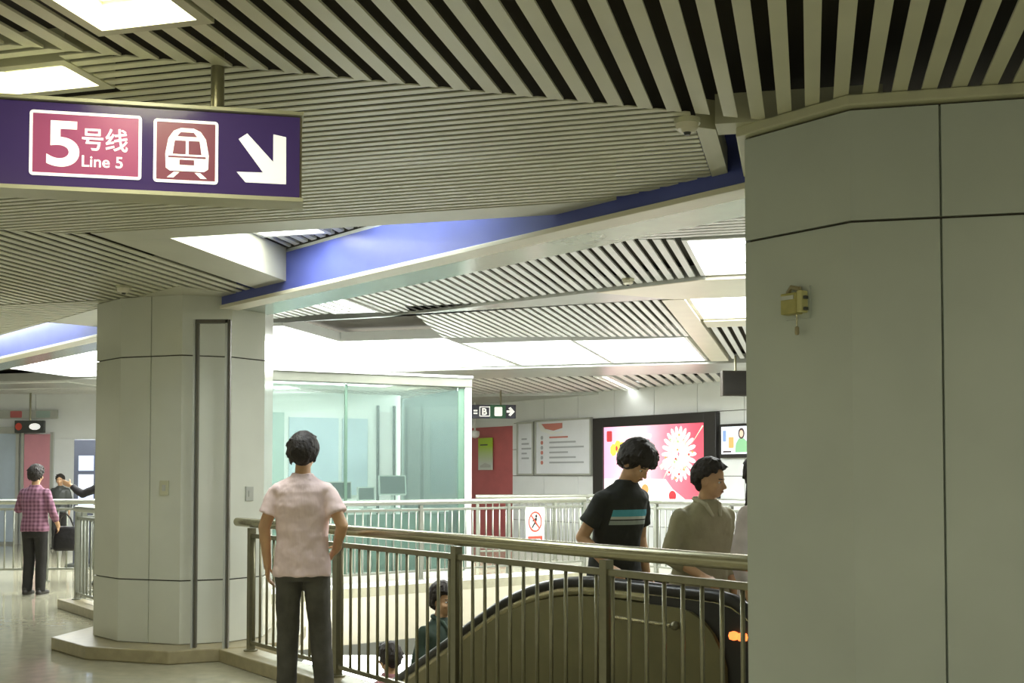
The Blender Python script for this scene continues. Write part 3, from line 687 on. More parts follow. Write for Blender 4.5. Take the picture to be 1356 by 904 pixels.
flat(rrect(-0.30, -0.18, 0.18, 0.38, .01), G_O, tv, -0.098, 0.001, 'picture_block'); flat(rrect(-0.44, -0.36, 0.30, 0.5, .01), glow('tv_blue', (0.3, 0.45, 0.8), .7), tv, -0.098, 0.001, 'picture_block')
flat(rrect(-0.44, -0.24, 0.10, 0.13, .005), G_DK, tv, -0.098, 0.001, 'picture_caption'); flat(rrect(0.24, 0.44, 0.10, 0.13, .005), G_DK, tv, -0.098, 0.001, 'picture_caption')
sh = on_wall('wall_shelf', 'grey shelf strip on the wall under the television', 'shelf', -2.2, 0.98)
MB().box((0, -0.06, 0.03), (1.3, 0.14, 0.05)).build('board', M_GRAYP, sh, bevel=0.006); MB().box((0, -0.02, -0.02), (1.1, 0.04, 0.06)).build('bracket', M_DARK, sh)
# notice boards
M_PRINT = mat('notice_print', (0.80, 0.82, 0.86), 0.4, 0, 0.03, 3); M_LINE = mat('print_grey', (0.42, 0.44, 0.47), 0.5); M_PRED = mat('print_red', (0.60, 0.22, 0.18), 0.5)
def board(t, z, w, h, label, rows, head):
    o = on_wall('notice_board', label, 'notice board', t, z)
    MB().box((0, -0.03, h / 2), (w, 0.05, h)).build('backing', M_PRINT, o)
    for a in ((0, 0.02, w + .04, .04), (0, h - .02, w + .04, .04)): MB().box((a[0], -0.045, a[1]), (a[2], 0.06, a[3])).build('frame', M_GRAYP, o)
    for x in (-w / 2, w / 2): MB().box((x, -0.045, h / 2), (.05, 0.06, h)).build('frame', M_GRAYP, o)
    if head:
        flat([(-w * .40, h * .93), (w * .0, h * .93), (w * .0, h * .84), (-w * .16, h * .80), (-w * .32, h * .84)], M_PRED, o, -0.057, .002, 'heading')
        flat([(-w * .46, h * .97), (-w * .40, h * .95), (-w * .30, h * .82), (-w * .1, h * .77), (w * .0, h * .80), (w * .0, h * .76), (-w * .2, h * .73), (-w * .40, h * .80)], M_WHITE, o, -0.057, .002, 'swoosh')
    for k in range(rows):
        z_ = h * (.68 - .09 * k)
        if head: flat(disc(-w * .38, z_, .045, .045, 10), (M_PRED if k % 2 else M_LINE), o, -0.057, .002, 'symbol')
        flat(rrect(-w * .24, w * (.1 + .14 * ((k * 7) % 3)), z_ - .018, z_ + .018, .006), M_PRED if k == 0 and head else M_LINE, o, -0.057, .002, 'print_line')
    return o
board(2.82, 1.46, 1.85, 1.22, 'framed notice board with a red heading and rows of small print', 6, True)
board(4.12, 1.46, 0.56, 1.20, 'narrow plain framed notice panel next to the red wall', 5, False)
po = on_wall('poster', 'lime green poster fading to white on the red wall', 'poster', 5.72, 1.585, 0.0)
def fade(name, c0, c1, axis='Z', e=0.0):
    m = bpy.data.materials.new(name); m.use_nodes = True; nt = m.node_tree; b = nt.nodes['Principled BSDF']
    tc = nt.nodes.new('ShaderNodeTexCoord'); sp = nt.nodes.new('ShaderNodeSeparateXYZ'); r = nt.nodes.new('ShaderNodeValToRGB')
    nt.links.new(tc.outputs['Generated'], sp.inputs[0]); nt.links.new(sp.outputs[axis], r.inputs['Fac'])
    r.color_ramp.elements[0].color = (*c0, 1); r.color_ramp.elements[1].color = (*c1, 1); r.color_ramp.elements[0].position = .2; r.color_ramp.elements[1].position = .75
    nt.links.new(r.outputs[0], b.inputs['Base Color']); b.inputs['Roughness'].default_value = .4
    return m
MB().box((0, -0.0, 0.38), (0.56, 0.02, 0.76)).build('sheet', fade('poster_print', (0.62, 0.66, 0.60), (0.42, 0.62, 0.04)), po)
flat(rrect(-.2, .1, .58, .61, .005), M_DARK, po, -0.011, .002, 'print_line'); flat([(-.2, .06), (.22, .06), (.22, .12), (.0, .17), (-.2, .1)], M_GRAYP, po, -0.011, .002, 'picture')
cm = on_wall('security_camera', 'small white security camera hanging before the red wall', 'camera', 5.45, 2.36, 0.5)
MB().tube([(0, 0, 0.12), (0, 0, 0.84)], 0.02, 8).build('stem', M_WHITE, cm, True); MB().lathe((0, 0, -0.04), [(0.02, 0), (0.09, .03), (0.11, .08), (0.11, .16), (0.05, .18)], 16).build('dome', M_WHITE, cm, True)
# exit sign with letter B
eb = thing('exit_sign', 'small dark hanging exit sign with boxed letter B and white arrow', 'sign', (-0.33, 23.0, 2.63), 0.05)
MB().box((-0.05, 0.04, 0.14), (0.92, 0.08, 0.28)).build('case', mat('exit_sign_face', (0.03, 0.028, 0.05), .3), eb, bevel=.005)
M_EG = mat('exit_green', (0.03, 0.13, 0.06), .4)
flat(rrect(-.13, .20, .004, .276, .01), M_EG, eb, -.001, .003, 'green_field')
hollow(-.10 - .24, .10 - .22, .04, .245, .018, M_INK, eb, -.002, .003, 'letter_frame'); text_mesh('B', .10, .14, M_INK, eb, (-.235, -.004, .14), 'letter', .03)
flat(rrect(-.03, .13, .05, .235, .02), M_INK, eb, -.005, .002, 'exit_figure')
flat([(.22, .12), (.30, .12), (.255, .07), (.30, .05), (.385, .14), (.30, .235), (.255, .21), (.30, .165), (.22, .165)], M_INK, eb, -.002, .003, 'arrow')
for z in (.105, .16): flat(rrect(-.46, -.38, z - .015, z + .015, .003), M_INK, eb, -.002, .003, 'letter')
MB().tube([(0.1, .04, .28), (0.1, .04, .62)], .02, 8).build('hanger', M_STEELB, eb, True)
# prohibition sign on the far railing
b_s = 6.55; x, y = SB(S_END + .06, b_s)
ng = thing('prohibition_sign', 'white board with red no-running symbol hung on the far railing', 'sign', (x, y, 0.42), math.atan2(-AX, AY))
MB().box((0, -0.05, 0.28), (0.34, 0.012, 0.60)).build('board', M_WHITE, ng)
M_SR = mat('sign_red', (0.62, 0.08, 0.05), .5)
a, b = disc(0, .37, .125, .15, 28), disc(0, .37, .105, .127, 28)
n = 28; vs_ = [(p[0], yy, p[1]) for yy in (-.057, -.060) for p in a + b]; fs = []
for k in range(n):
    j = (k + 1) % n; fs += [(k, j, n + j, n + k), (2 * n + k, 3 * n + k, 3 * n + j, 2 * n + j), (k, 2 * n + k, 2 * n + j, j), (n + k, n + j, 3 * n + j, 3 * n + k)]
MB().add(vs_, fs).build('red_ring', M_SR, ng); flat([(-.085, .455), (-.07, .47), (.085, .285), (.07, .27)], M_SR, ng, -.0605, .001, 'red_bar')
flat(disc(.02, .45, .02, .022, 12), M_BLACK, ng, -.057, .002, 'figure_head'); flat([(.0, .425), (.035, .42), (.02, .36), (.06, .31), (.05, .295), (.0, .34), (-.05, .275), (-.07, .285), (-.02, .355), (-.005, .39), (-.045, .37), (-.05, .385)], M_BLACK, ng, -.057, .002, 'figure')
flat(rrect(-.135, .135, .0, .16, .01), M_SR, ng, -.057, .002, 'caption_field')
for k in range(4): flat(rrect(-.095 + .05 * k, -.06 + .05 * k, .085, .12, .006), M_WHITE, ng, -.0595, .001, 'caption_mark')
flat(rrect(-.08, .08, .035, .05, .004), M_WHITE, ng, -.0595, .001, 'caption_mark')

# ------------------------------------------------------------------ glass booth
BL, BR = Vector((-3.42, 14.52)), Vector((-0.60, 15.92)); bd = BR - BL; bang = math.atan2(bd.y, bd.x); BLn = bd.length
bo = thing('glass_booth', 'teal glass service booth with pale metal header behind the far railing', 'booth', (BL.x, BL.y, 0), bang)
MB().box((BLn / 2, 0.06, 2.79), (BLn + .06, 0.16, 0.15)).build('header', mat('booth_header', (0.20, 0.21, 0.17), .35, .3, .1, 3), bo, bevel=.01)
MB().box((BLn / 2, 1.4, 2.86), (BLn + .06, 2.9, 0.03)).build('roof', M_WHITE, bo)
MB().box((BLn / 2, 1.4, 2.83), (1.8, .5, .03)).build('fill_lamp', M_LAMPH, bo); area('lamp', (BLn / 2, 1.4, 2.80), 1.8, .5, 38, COOL, parent=bo)  # unseen lamp panel, added to brighten the booth interior
xs = [0.05, 1.33, BLn - .16]
for a_, b_ in zip(xs[:-1], xs[1:]): MB().box(((a_ + b_) / 2, 0.05, 1.42), (b_ - a_ - .012, .012, 2.58)).build('glass_pane', M_GLASS, bo)
for x in (1.33,): MB().box((x, .05, 1.4), (.035, .04, 2.6)).build('mullion', M_GEDGE, bo)
MB().box((BLn - .12, .05, 1.4), (.09, .05, 2.6)).build('mullion', M_GEDGE, bo); MB().box((BLn - .02, .06, 1.42), (.10, .12, 2.72)).build('corner_post', M_WHITE, bo, bevel=.008)
MB().box((BLn - .02, 1.4, 1.42), (.012, 2.5, 2.58)).build('glass_pane', M_GLASS, bo)
MB().box((BLn / 2, .06, .06), (BLn, .12, .12)).build('sill', M_WHITE, bo)
MB().box((BLn / 2, 2.8, 1.4), (BLn, .05, 2.76)).build('back_wall', M_WHITE, bo)
for x, w, z0, z1, m in ((0.75, .9, 1.15, 2.45, M_TEAL), (1.68, .80, 1.15, 2.38, M_BLUEP), (2.36, .42, 1.15, 2.38, M_BLUEP), (2.88, .22, 0.9, 2.5, M_PALEP)):
    MB().box((x, 2.75, (z0 + z1) / 2), (w, .04, z1 - z0)).build('wall_board', m, bo)
for x in (2.74, 3.02): MB().box((x, 2.72, 1.7), (.04, .03, 1.8)).build('board_edge', M_DARK, bo)
dk = thing('service_desk', 'long grey green service desk inside the glass booth', 'desk', (BL.x, BL.y, 0), bang)
MB().box((BLn / 2, .75, .96), (BLn - .3, .7, .04)).build('desktop', M_WHITE, dk, bevel=.004); MB().box((BLn / 2, .46, .52), (BLn - .3, .03, .80)).build('front_panel', mat('desk_green', (.30, .42, .35), .5, 0, .08, 3), dk)
for k in range(8): MB().box((.35 + k * .36, .44, .52), (.02, .012, .80)).build('batten', M_GEDGE, dk)
MB().box((.2, .8, .52), (.03, .6, .80)).build('side_panel', M_GRAYP, dk); MB().box((BLn - .2, .8, .52), (.03, .6, .80)).build('side_panel', M_GRAYP, dk)
M_SCR = mat('dark_screen', (.05, .065, .06), .25, 0, .05, 3)
def on_desk(x, y): v = Vector((x, y)); v.rotate(Matrix.Rotation(bang, 2)); return (BL.x + v.x, BL.y + v.y, .98)
def monitor(x, y, w, h, label, rz=0.0, tilt=0.0, rise=.08):
    o = thing('monitor', label, 'monitor', on_desk(x, y), bang + rz)
    MB().box((0, .02, .008), (w * .55, .18, .016)).build('foot', M_GRAYP, o, bevel=.003); MB().box((0, .04, rise / 2 + .01), (.05, .03, rise)).build('neck', M_GRAYP, o)
    c = MB().box((0, 0, h / 2), (w, .05, h)).build('case', M_GRAYP, o, bevel=.006); c.location = (0, .01, rise); c.rotation_euler = (tilt, 0, 0)
    MB().box((0, -.026, h / 2), (w - .035, .006, h - .035)).build('screen', M_SCR, c)
monitor(2.28, .78, .40, .29, 'flat dark desktop monitor tilted back on the booth desk', -.15, -.2, .20)
monitor(1.90, .85, .26, .20, 'small dark monitor between the two larger booth monitors', 0, -.1, .12)
monitor(1.48, .85, .40, .26, 'wide dark monitor behind the booth mullion', 0, -.05, .14)
monitor(.42, .85, .42, .30, 'wide dark monitor beside the pale pillar in the booth', 0, -.05, .05)

# ------------------------------------------------------------------ left background
wb = MB(); wb.prism([(-17, 24.0), (-3.2, 24.0), (-3.2, 24.3), (-17, 24.3)], 0, 3.4)
wl = structure(wb.build('wall_left_far', M_WALL))
for i in range(8):
    for z0, z1 in ((0, 1.2), (1.2, 2.25), (2.25, 3.36)): MB().box((-15.8 + 1.6 * i, 23.985, (z0 + z1) / 2), (1.59, .03, z1 - z0 - .012)).build('wall_panel', M_WALL, wl)
dr = thing('door_panel', 'tall pink door panel in the white left wall under an exit sign', 'door', (-10.13, 23.92, 0))
MB().box((0, 0, 1.17), (.55, .04, 2.34)).build('leaf', M_PINK, dr); MB().box((.22, -.03, 1.0), (.03, .03, .2)).build('handle', M_STEEL, dr)
for x in (-.31, .31): MB().box((x, 0, 1.19), (.06, .06, 2.38)).build('jamb', M_GRAYP, dr)
gp = thing('window_screen', 'pale blue grey glazed screen beside the pink door', 'screen', (-11.2, 23.9, 0))
MB().box((0, 0, 1.2), (1.3, .03, 2.3)).build('pane', M_BLUEP, gp); MB().box((0, 0, 2.42), (1.4, .08, .14)).build('head_rail', M_GRAYP, gp); MB().box((-.66, 0, 1.2), (.06, .08, 2.4)).build('stile', M_GRAYP, gp); MB().box((.66, 0, 1.2), (.06, .08, 2.4)).build('stile', M_GRAYP, gp)
ex = thing('exit_sign', 'dark exit sign with orange lamp above the pink door', 'sign', (-10.2, 23.7, 2.36))
MB().box((0, 0, .13), (.62, .1, .26)).build('case', M_DARK, ex, bevel=.01); flat(disc(.12, .13, .12, .07, 14), M_INK, ex, -.052, .004, 'white_symbol'); flat(disc(-.22, .13, .07, .08, 12), M_SR, ex, -.052, .004, 'orange_lamp')
MB().tube([(0, 0, .26), (0, 0, 1.005)], .02, 8).build('hanger', M_STEELB, ex, True)
ba = thing('banner_rail', 'grey signboard strip with red and green blocks over the exit sign', 'sign', (-10.7, 23.9, 2.66))
MB().box((0, 0, .1), (2.0, .06, .18)).build('board', M_GRAYP, ba); flat(rrect(.0, .25, .03, .17, .02), M_RED, ba, -.031, .004, 'red_block'); flat(rrect(.55, .85, .03, .17, .02), M_TEAL, ba, -.031, .004, 'green_block')
tt = thing('display_totem', 'dark standing display with bluish screens beside the pale pillar', 'display', (-6.83, 18.0, 0))
MB().box((0, 0, 1.02), (.36, .14, 2.04)).build('case', mat('totem_case', (.05, .055, .075), .4), tt, bevel=.01)
for z, c in ((1.66, (.45, .58, .95)), (1.36, (.75, .85, 1.0)), (1.08, (.55, .65, .95))): MB().box((.02, -.073, z), (.24, .006, .24)).build('screen', glow('totem_screen_%d' % int(z * 100), c, .8), tt)
MB().box((0, 0, .03), (.5, .4, .06)).build('foot', M_DARK, tt)

# ------------------------------------------------------------------ people
class Soup(MB):
    def ell(s, c, r, rot=None, n=16, k=10):
        c = Vector(c); vs_ = [c + (rot @ Vector((0, 0, r[2])) if rot else Vector((0, 0, r[2])))]
        for i in range(1, k):
            a = PI * i / k
            for j in range(n):
                q = Vector((r[0] * math.sin(a) * math.cos(2 * PI * j / n), r[1] * math.sin(a) * math.sin(2 * PI * j / n), r[2] * math.cos(a)))
                vs_.append(c + (rot @ q if rot else q))
        vs_.append(c - (rot @ Vector((0, 0, r[2])) if rot else Vector((0, 0, r[2]))))
        fs = [(0, 1 + j, 1 + (j + 1) % n) for j in range(n)]
        for i in range(k - 2): fs += [(1 + i * n + j, 1 + (i + 1) * n + j, 1 + (i + 1) * n + (j + 1) % n, 1 + i * n + (j + 1) % n) for j in range(n)]
        l = len(vs_) - 1; fs += [(l, 1 + (k - 2) * n + (j + 1) % n, 1 + (k - 2) * n + j) for j in range(n)]
        return s.add(vs_, fs)
    def caps(s, p, q, r0, r1, n=14):
        p, q = Vector(p), Vector(q); d = (q - p).normalized(); pts, rs = [], []
        for i in range(5): a = PI / 2 * i / 4; pts.append(p - d * r0 * math.cos(a)); rs.append(max(1e-4, r0 * math.sin(a)))
        for i in range(1, 4): pts.append(p.lerp(q, i / 4)); rs.append(r0 + (r1 - r0) * i / 4)
        for i in range(5): a = PI / 2 * (1 - i / 4); pts.append(q + d * r1 * math.cos(a)); rs.append(max(1e-4, r1 * math.sin(a)))
        return s.tube(pts, rs, n)
    def limb(s, pts, rs, n=18):
        return s.tube(pts, rs, n)
    def loft(s, rings, n=28, pw=2.3):
        vs_ = []
        for (x, y, z, rx, ry) in rings:
            for j in range(n):
                a = 2 * PI * j / n; ca, sa_ = math.cos(a), math.sin(a)
                vs_.append((x + rx * math.copysign(abs(ca) ** (2 / pw), ca), y + ry * math.copysign(abs(sa_) ** (2 / pw), sa_), z))
        fs = [(i * n + j, i * n + (j + 1) % n, (i + 1) * n + (j + 1) % n, (i + 1) * n + j) for i in range(len(rings) - 1) for j in range(n)]
        fs += [tuple(range(n))[::-1], tuple(range((len(rings) - 1) * n, len(rings) * n))]
        return s.add(vs_, fs)
    def skin(s, name, m, parent, voxel, smooth=5, noise=0.0, nscale=0.06):
        o = s.build(name, m); md = o.modifiers.new('r', 'REMESH'); md.mode = 'VOXEL'; md.voxel_size = voxel
        sm = o.modifiers.new('s', 'SMOOTH'); sm.factor = 0.5; sm.iterations = smooth
        if noise:
            tx = bpy.data.textures.new('folds', 'CLOUDS'); tx.noise_scale = nscale
            dp = o.modifiers.new('d', 'DISPLACE'); dp.texture = tx; dp.strength = noise; dp.texture_coords = 'LOCAL'
        bpy.context.view_layer.update()
        me = bpy.data.meshes.new_from_object(o.evaluated_get(bpy.context.evaluated_depsgraph_get())); me.name = name
        bpy.data.objects.remove(o)
        me.materials.clear(); me.materials.append(m)
        for p in me.polygons: p.use_smooth = True
        r = bpy.data.objects.new(name, me); COL.objects.link(r); r.parent = parent
        return r

def hand(sp, wrist, d, palm, side, curl=0.5):
    """five fingers; d = direction of the hand, palm = palm normal, side = +1 when the thumb leaves towards d x palm"""
    w = Vector(wrist); d = Vector(d).normalized(); palm = Vector(palm); palm = (palm - d * palm.dot(d)).normalized(); x = d.cross(palm) * side
    rot = Matrix((x, palm, d)).transposed()
    sp.ell(w + d * .048, (.041, .017, .056), rot, 12, 8); sp.caps(w - d * .03, w + d * .02, .027, .026, 10)
    for i, L in enumerate((.068, .076, .071, .056)):
        b = w + d * (.088 - .004 * abs(i - 1)) + x * (.030 - .0205 * i); a1, a2 = curl * .6, curl * 1.4
        d1 = d * math.cos(a1) + palm * math.sin(a1); d2 = d * math.cos(a2) + palm * math.sin(a2)
        k = b + d1 * L * .55; sp.caps(b - d1 * .02, k, .0098, .0092, 8); sp.caps(k, k + d2 * L * .5, .0092, .0080, 8)
    b = w + d * .028 + x * .034; t1 = (d * .55 + x * .75 + palm * .25).normalized(); t2 = (d * .85 + x * .2 + palm * .4).normalized()
    sp.caps(b - t1 * .02, b + t1 * .036, .0125, .0108, 8); sp.caps(b + t1 * .036, b + t1 * .036 + t2 * .03, .0108, .009, 8)

M_SKIN = mat('skin', (0.60, 0.36, 0.20), 0.5, 0, 0.06, 12)
M_HAIR = mat('black_hair', (0.022, 0.016, 0.012), 0.62, 0, 0.25, 60, 0.4)
M_EYE = mat('eye_white', (0.7, 0.68, 0.62), 0.3); M_IRIS = mat('iris_dark', (0.02, 0.012, 0.008), 0.2); M_LIP = mat('lips', (0.40, 0.16, 0.12), 0.5)
M_SHOE = mat('shoe_dark', (0.035, 0.03, 0.025), 0.5); M_SOLE = mat('shoe_sole', (0.25, 0.24, 0.2), 0.7)

def person(label, loc, heading, H, shirt_m, trouser_m, arms, legs=None, lean=(0.0, 0.0), head=(0.0, 0.0), hair='short', sleeve=0.62, vox=0.0075, collar=None, width=1.0, hem=0.86, group=None, seed=1, skirt=False):
    """built facing local +Y at 1.72 m, scaled to H; lean = forward/right shift of the neck"""
    rng = random.Random(seed)
    t = thing('person', label, 'person', loc, heading - PI / 2, group, H / 1.72)
    lf, lr = lean
    def sp_at(z):                                   # spine offset
        k = max(0.0, (z - 0.92) / 0.55); return (lr * k, lf * k * (0.5 + 0.5 * min(k, 1)))
    def S(x, y, z): o = sp_at(z); return Vector((x * width + o[0], y + o[1], z))
    legs = legs or {1: ((.10, .02, .48), (.115, -.02, .075)), -1: ((-.10, .02, .48), (-.115, -.02, .075))}
    body, shirt, trou = Soup(), Soup(), Soup()
    tors = [(.80, .150, .10), (.92, .160, .108), (1.05, .140, .095), (1.18, .150, .102), (1.28, .160, .106), (1.35, .150, .096), (1.40, .110, .078), (1.435, .070, .062), (1.47, .052, .052)]
    body.loft([(S(0, 0, z)[0], S(0, 0, z)[1], z, rx * width, ry) for z, rx, ry in tors])
    st = [(hem, .192, .140), (hem + .06, .188, .136), (1.05, .168, .120), (1.18, .178, .124), (1.28, .186, .126), (1.36, .184, .116), (1.405, .150, .100), (1.44, .104, .082), (1.465, .078, .070), (1.485, .068, .066)]
    shirt.loft([(S(0, 0, z)[0], S(0, 0, z)[1], z, rx * width, ry) for z, rx, ry in st])
    nb = S(0, .0, 1.485)
    R = Matrix.Rotation(head[1], 3, 'Z') @ Matrix.Rotation(head[0], 3, 'X')
    def Hd(x, y, z): return nb + Vector((0, .012, .022)) + R @ Vector((x, y, z))
    body.caps(S(0, -.005, 1.43), Hd(0, .0, .05), .056, .050)
    body.ell(Hd(0, .0, .128), (.075, .094, .098), R, 24, 16); body.ell(Hd(0, .030, .072), (.060, .066, .078), R, 20, 14); body.ell(Hd(0, .062, .018), (.030, .026, .022), R)
    body.ell(Hd(0, .075, .112), (.052, .022, .018), R); body.caps(Hd(0, .094, .100), Hd(0, .112, .068), .009, .013, 8); body.ell(Hd(0, .086, .038), (.026, .014, .014), R)
    for sx in (-1, 1): body.ell(Hd(sx * .077, -.005, .092), (.010, .020, .032), R); body.ell(Hd(sx * .045, .066, .07), (.02, .022, .022), R)
    for sd in (1, -1):
        sh_ = S(sd * .166, -.005, 1.372); a = arms[sd]; el, wr, hd, pn = Vector(a[0]), Vector(a[1]), a[2], a[3]
        body.caps(sh_ + Vector((0, 0, -.006)), el, .046, .040); body.caps(el, wr, .040, .027); body.ell(el.lerp(wr, .3), (.040, .040, .06), Vector((0, 0, 1)).rotation_difference(wr - el).to_matrix())
        hand(body, wr, hd, pn, a[4] if len(a) > 4 else sd, a[5] if len(a) > 5 else .5)
        shirt.ell(sh_ + Vector((-sd * .012, 0, -.004)), (.060, .070, .054)); shirt.caps(sh_ + Vector((-sd * .02, 0, .0)), S(sd * .06, -.01, 1.432), .052, .040)
        if sleeve <= 1.0:
            e = sh_.lerp(el, sleeve); shirt.limb([sh_, sh_.lerp(el, sleeve * .5), e], [.056, .064, .070])
        else:
            shirt.caps(sh_, el, .062, .054); e = el.lerp(wr, min(.93, sleeve - 1)); shirt.limb([el, el.lerp(wr, .4), e], [.054, .052, .042])
        kn, an = Vector(legs[sd][0]), Vector(legs[sd][1]); hp = Vector((sd * .088, 0, .90))
        body.caps(hp, kn, .080, .055); body.caps(kn, an, .052, .036); body.caps(an + Vector((0, -.03, -.04)), an + Vector((0, .13, -.045)), .032, .026)
        trou.caps(hp + Vector((0, 0, .0)), kn, .097 * width, .074); trou.limb([kn + Vector((0, 0, .02)), kn.lerp(an, .5), an + Vector((0, 0, -.015))], [.075, .069, .064])
        shoe = Soup(); shoe.caps(an + Vector((0, -.045, -.03)), an + Vector((0, .05, -.03)), .042, .042); shoe.caps(an + Vector((0, .05, -.032)), an + Vector((sd * .01, .15, -.040)), .042, .034); shoe.caps(an + Vector((0, -.02, .02)), an + Vector((0, .0, -.03)), .045, .045)
        so = shoe.skin('shoe', M_SHOE, t, .008, 3)
        MB().prism([(an.x + .043 * math.cos(q) + (sd * .008 if math.sin(q) > 0 else 0), an.y + .045 + .138 * math.sin(q)) for q in [2 * PI * j / 16 for j in range(16)]], an.z - .075, an.z - .055).build('sole', M_SOLE, so)
    trou.loft([(0, 0, .78, .165 * width, .105), (0, 0, .86, .170 * width, .118), (0, 0, .94, .166 * width, .116), (0, 0, 1.0, .160 * width, .110)])
    if collar:
        co = Soup()
        for sx in (-1, 1): co.caps(S(sx * .066, -.01, 1.486), S(sx * .050, .068, 1.455), .018, .017, 8); co.caps(S(sx * .050, .068, 1.455), S(sx * .028, .118, 1.385), .017, .012, 8)
        for k in range(7): a = PI + PI * k / 7; a2 = PI + PI * (k + 1) / 7; co.caps(S(.066 * math.cos(a), -.01 + .05 * math.sin(a), 1.490), S(.066 * math.cos(a2), -.01 + .05 * math.sin(a2), 1.490), .018, .018, 8)
        co.skin('collar', collar, t, .007, 2)
    bd_ = body.skin('body', M_SKIN, t, vox, 4)
    for sx in (-1, 1):
        e = Soup().ell(Hd(sx * .031, .079, .098), (.0135, .010, .0085), R, 12, 8).build('eye', M_EYE, bd_, True)
        Soup().ell(Hd(sx * .031, .0865, .098), (.006, .004, .006), R, 10, 6).build('iris', M_IRIS, bd_, True)
        Soup().caps(Hd(sx * .016, .092, .118), Hd(sx * .048, .080, .118), .0045, .0035, 8).build('eyebrow', M_HAIR, bd_, True)
    Soup().ell(Hd(0, .0975, .040), (.021, .006, .007), R, 12, 8).build('lips', M_LIP, bd_, True)
    shirt.skin('shirt', shirt_m, t, vox * 1.15, 5, .020, .10)
    trou.skin('trousers', trouser_m, t, vox * 1.2, 5, .012, .10)
    hr = Soup(); th_ = dict(short=1.13, bowl=1.22, crop=1.07, long=1.14)[hair]
    low_back = dict(short=135, bowl=135, crop=118, long=150)[hair]; low_front = dict(short=58, bowl=76, crop=46, long=50)[hair]; low_side = dict(short=102, bowl=104, crop=86, long=120)[hair]
    nr = 13
    for i in range(nr):
        k = max(1, int(26 * math.sin(PI * (i + .4) / nr)) if i < nr else 1)
        for j in range(k):
            az = 2 * PI * (j + .5 * (i % 2) + .25 * rng.random()) / k; pol = math.degrees(PI * (i + .3) / nr)
            f = math.sin(az)                         # +1 front, -1 back
            lim = low_side + (low_front - low_side) * max(0, f) ** .8 if f > 0 else low_side + (low_back - low_side) * (-f) ** .8
            if pol > lim: continue
            a = math.radians(pol); nrm = Vector((math.sin(a) * math.cos(az), math.sin(a) * math.sin(az), math.cos(a)))
            c = Vector((nrm.x * .077 * th_, nrm.y * .096 * th_ - .004, nrm.z * .100 * th_ + .13))
            tang = Vector((math.cos(a) * math.cos(az), math.cos(a) * math.sin(az), -math.sin(a)))
            x = nrm.cross(tang); rot = R @ Matrix((x, nrm, tang)).transposed()
            hr.ell(Hd(*c), (.021, .017 + .005 * rng.random(), .032 + .012 * rng.random()), rot @ Matrix.Rotation(rng.uniform(-.25, .25), 3, 'X'), 8, 6)
    k = th_ - .03; hr.ell(Hd(0, -.016, .142), (.077 * k, .086 * k, .096 * k), R, 20, 12); hr.ell(Hd(0, -.050, .082), (.064 * k, .040, .062), R, 16, 10)
    if hair == 'long':
        for k in range(9):
            a = PI + PI * (k + .5) / 9 if True else 0
            hr.caps(Hd(.075 * math.cos(a), .055 * math.sin(a) - .02, .09), Hd(.085 * math.cos(a), .06 * math.sin(a) - .045, -.13 - .03 * rng.random()), .026, .016, 8)
    for k in range(40 if hair != 'crop' else 16):
        az = rng.uniform(0, 2 * PI); f = math.sin(az); pol = math.radians(rng.uniform(15, 60) if f > .2 else rng.uniform(40, low_back - 18))
        nrm = Vector((math.sin(pol) * math.cos(az), math.sin(pol) * math.sin(az), math.cos(pol))); tang = Vector((math.cos(pol) * math.cos(az), math.cos(pol) * math.sin(az), -math.sin(pol)))
        c = Vector((nrm.x * .082 * th_, nrm.y * .098 * th_ - .004, nrm.z * .104 * th_ + .13)); sw = nrm.cross(tang) * rng.uniform(-.4, .4)
        hr.caps(Hd(*c), Hd(*(c + (tang + sw + nrm * .28) * rng.uniform(.035, .055))), .013, .0045, 7)
    hr.skin('hair', M_HAIR, t, .0060, 1)
    return t
def cloth(name, col, **k): return mat(name, col, .8, 0, k.get('var', .10), k.get('scale', 10), k.get('bump', .25), stretch=k.get('stretch'))
def face_dir(dx, dy): return math.atan2(dy, dx)
DOWN = (0, 0.05, -1)
M_JEAN = cloth('charcoal_jeans', (.085, .080, .066), var=.25, bump=.6, scale=8); M_PINKT = cloth('pale_pink_tee', (.90, .70, .68), var=.03, scale=3, bump=.8, stretch=(3, 3, .6))
M_BLK = cloth('black_trousers', (.022, .020, .018))
# man in the pink tee, seen from behind at the railing
person('man from behind in pale pink tee and charcoal jeans standing at the railing', (-1.385, 7.42, 0), face_dir(0.03, 1), 1.725, M_PINKT, M_JEAN,
       {-1: ((-.245, -.03, 1.13), (-.235, .02, .885), (.02, .1, -1), (1, .1, 0), -1, .6), 1: ((.275, -.06, 1.14), (.205, .10, .975), (-.55, .45, -.55), (-1, 0, 0), 1, .8)},
       legs={-1: ((-.095, .02, .48), (-.095, -.01, .075)), 1: ((.115, .02, .48), (.155, .0, .075))}, head=(-.08, .05), hem=.812, sleeve=.66, vox=.007, seed=4)
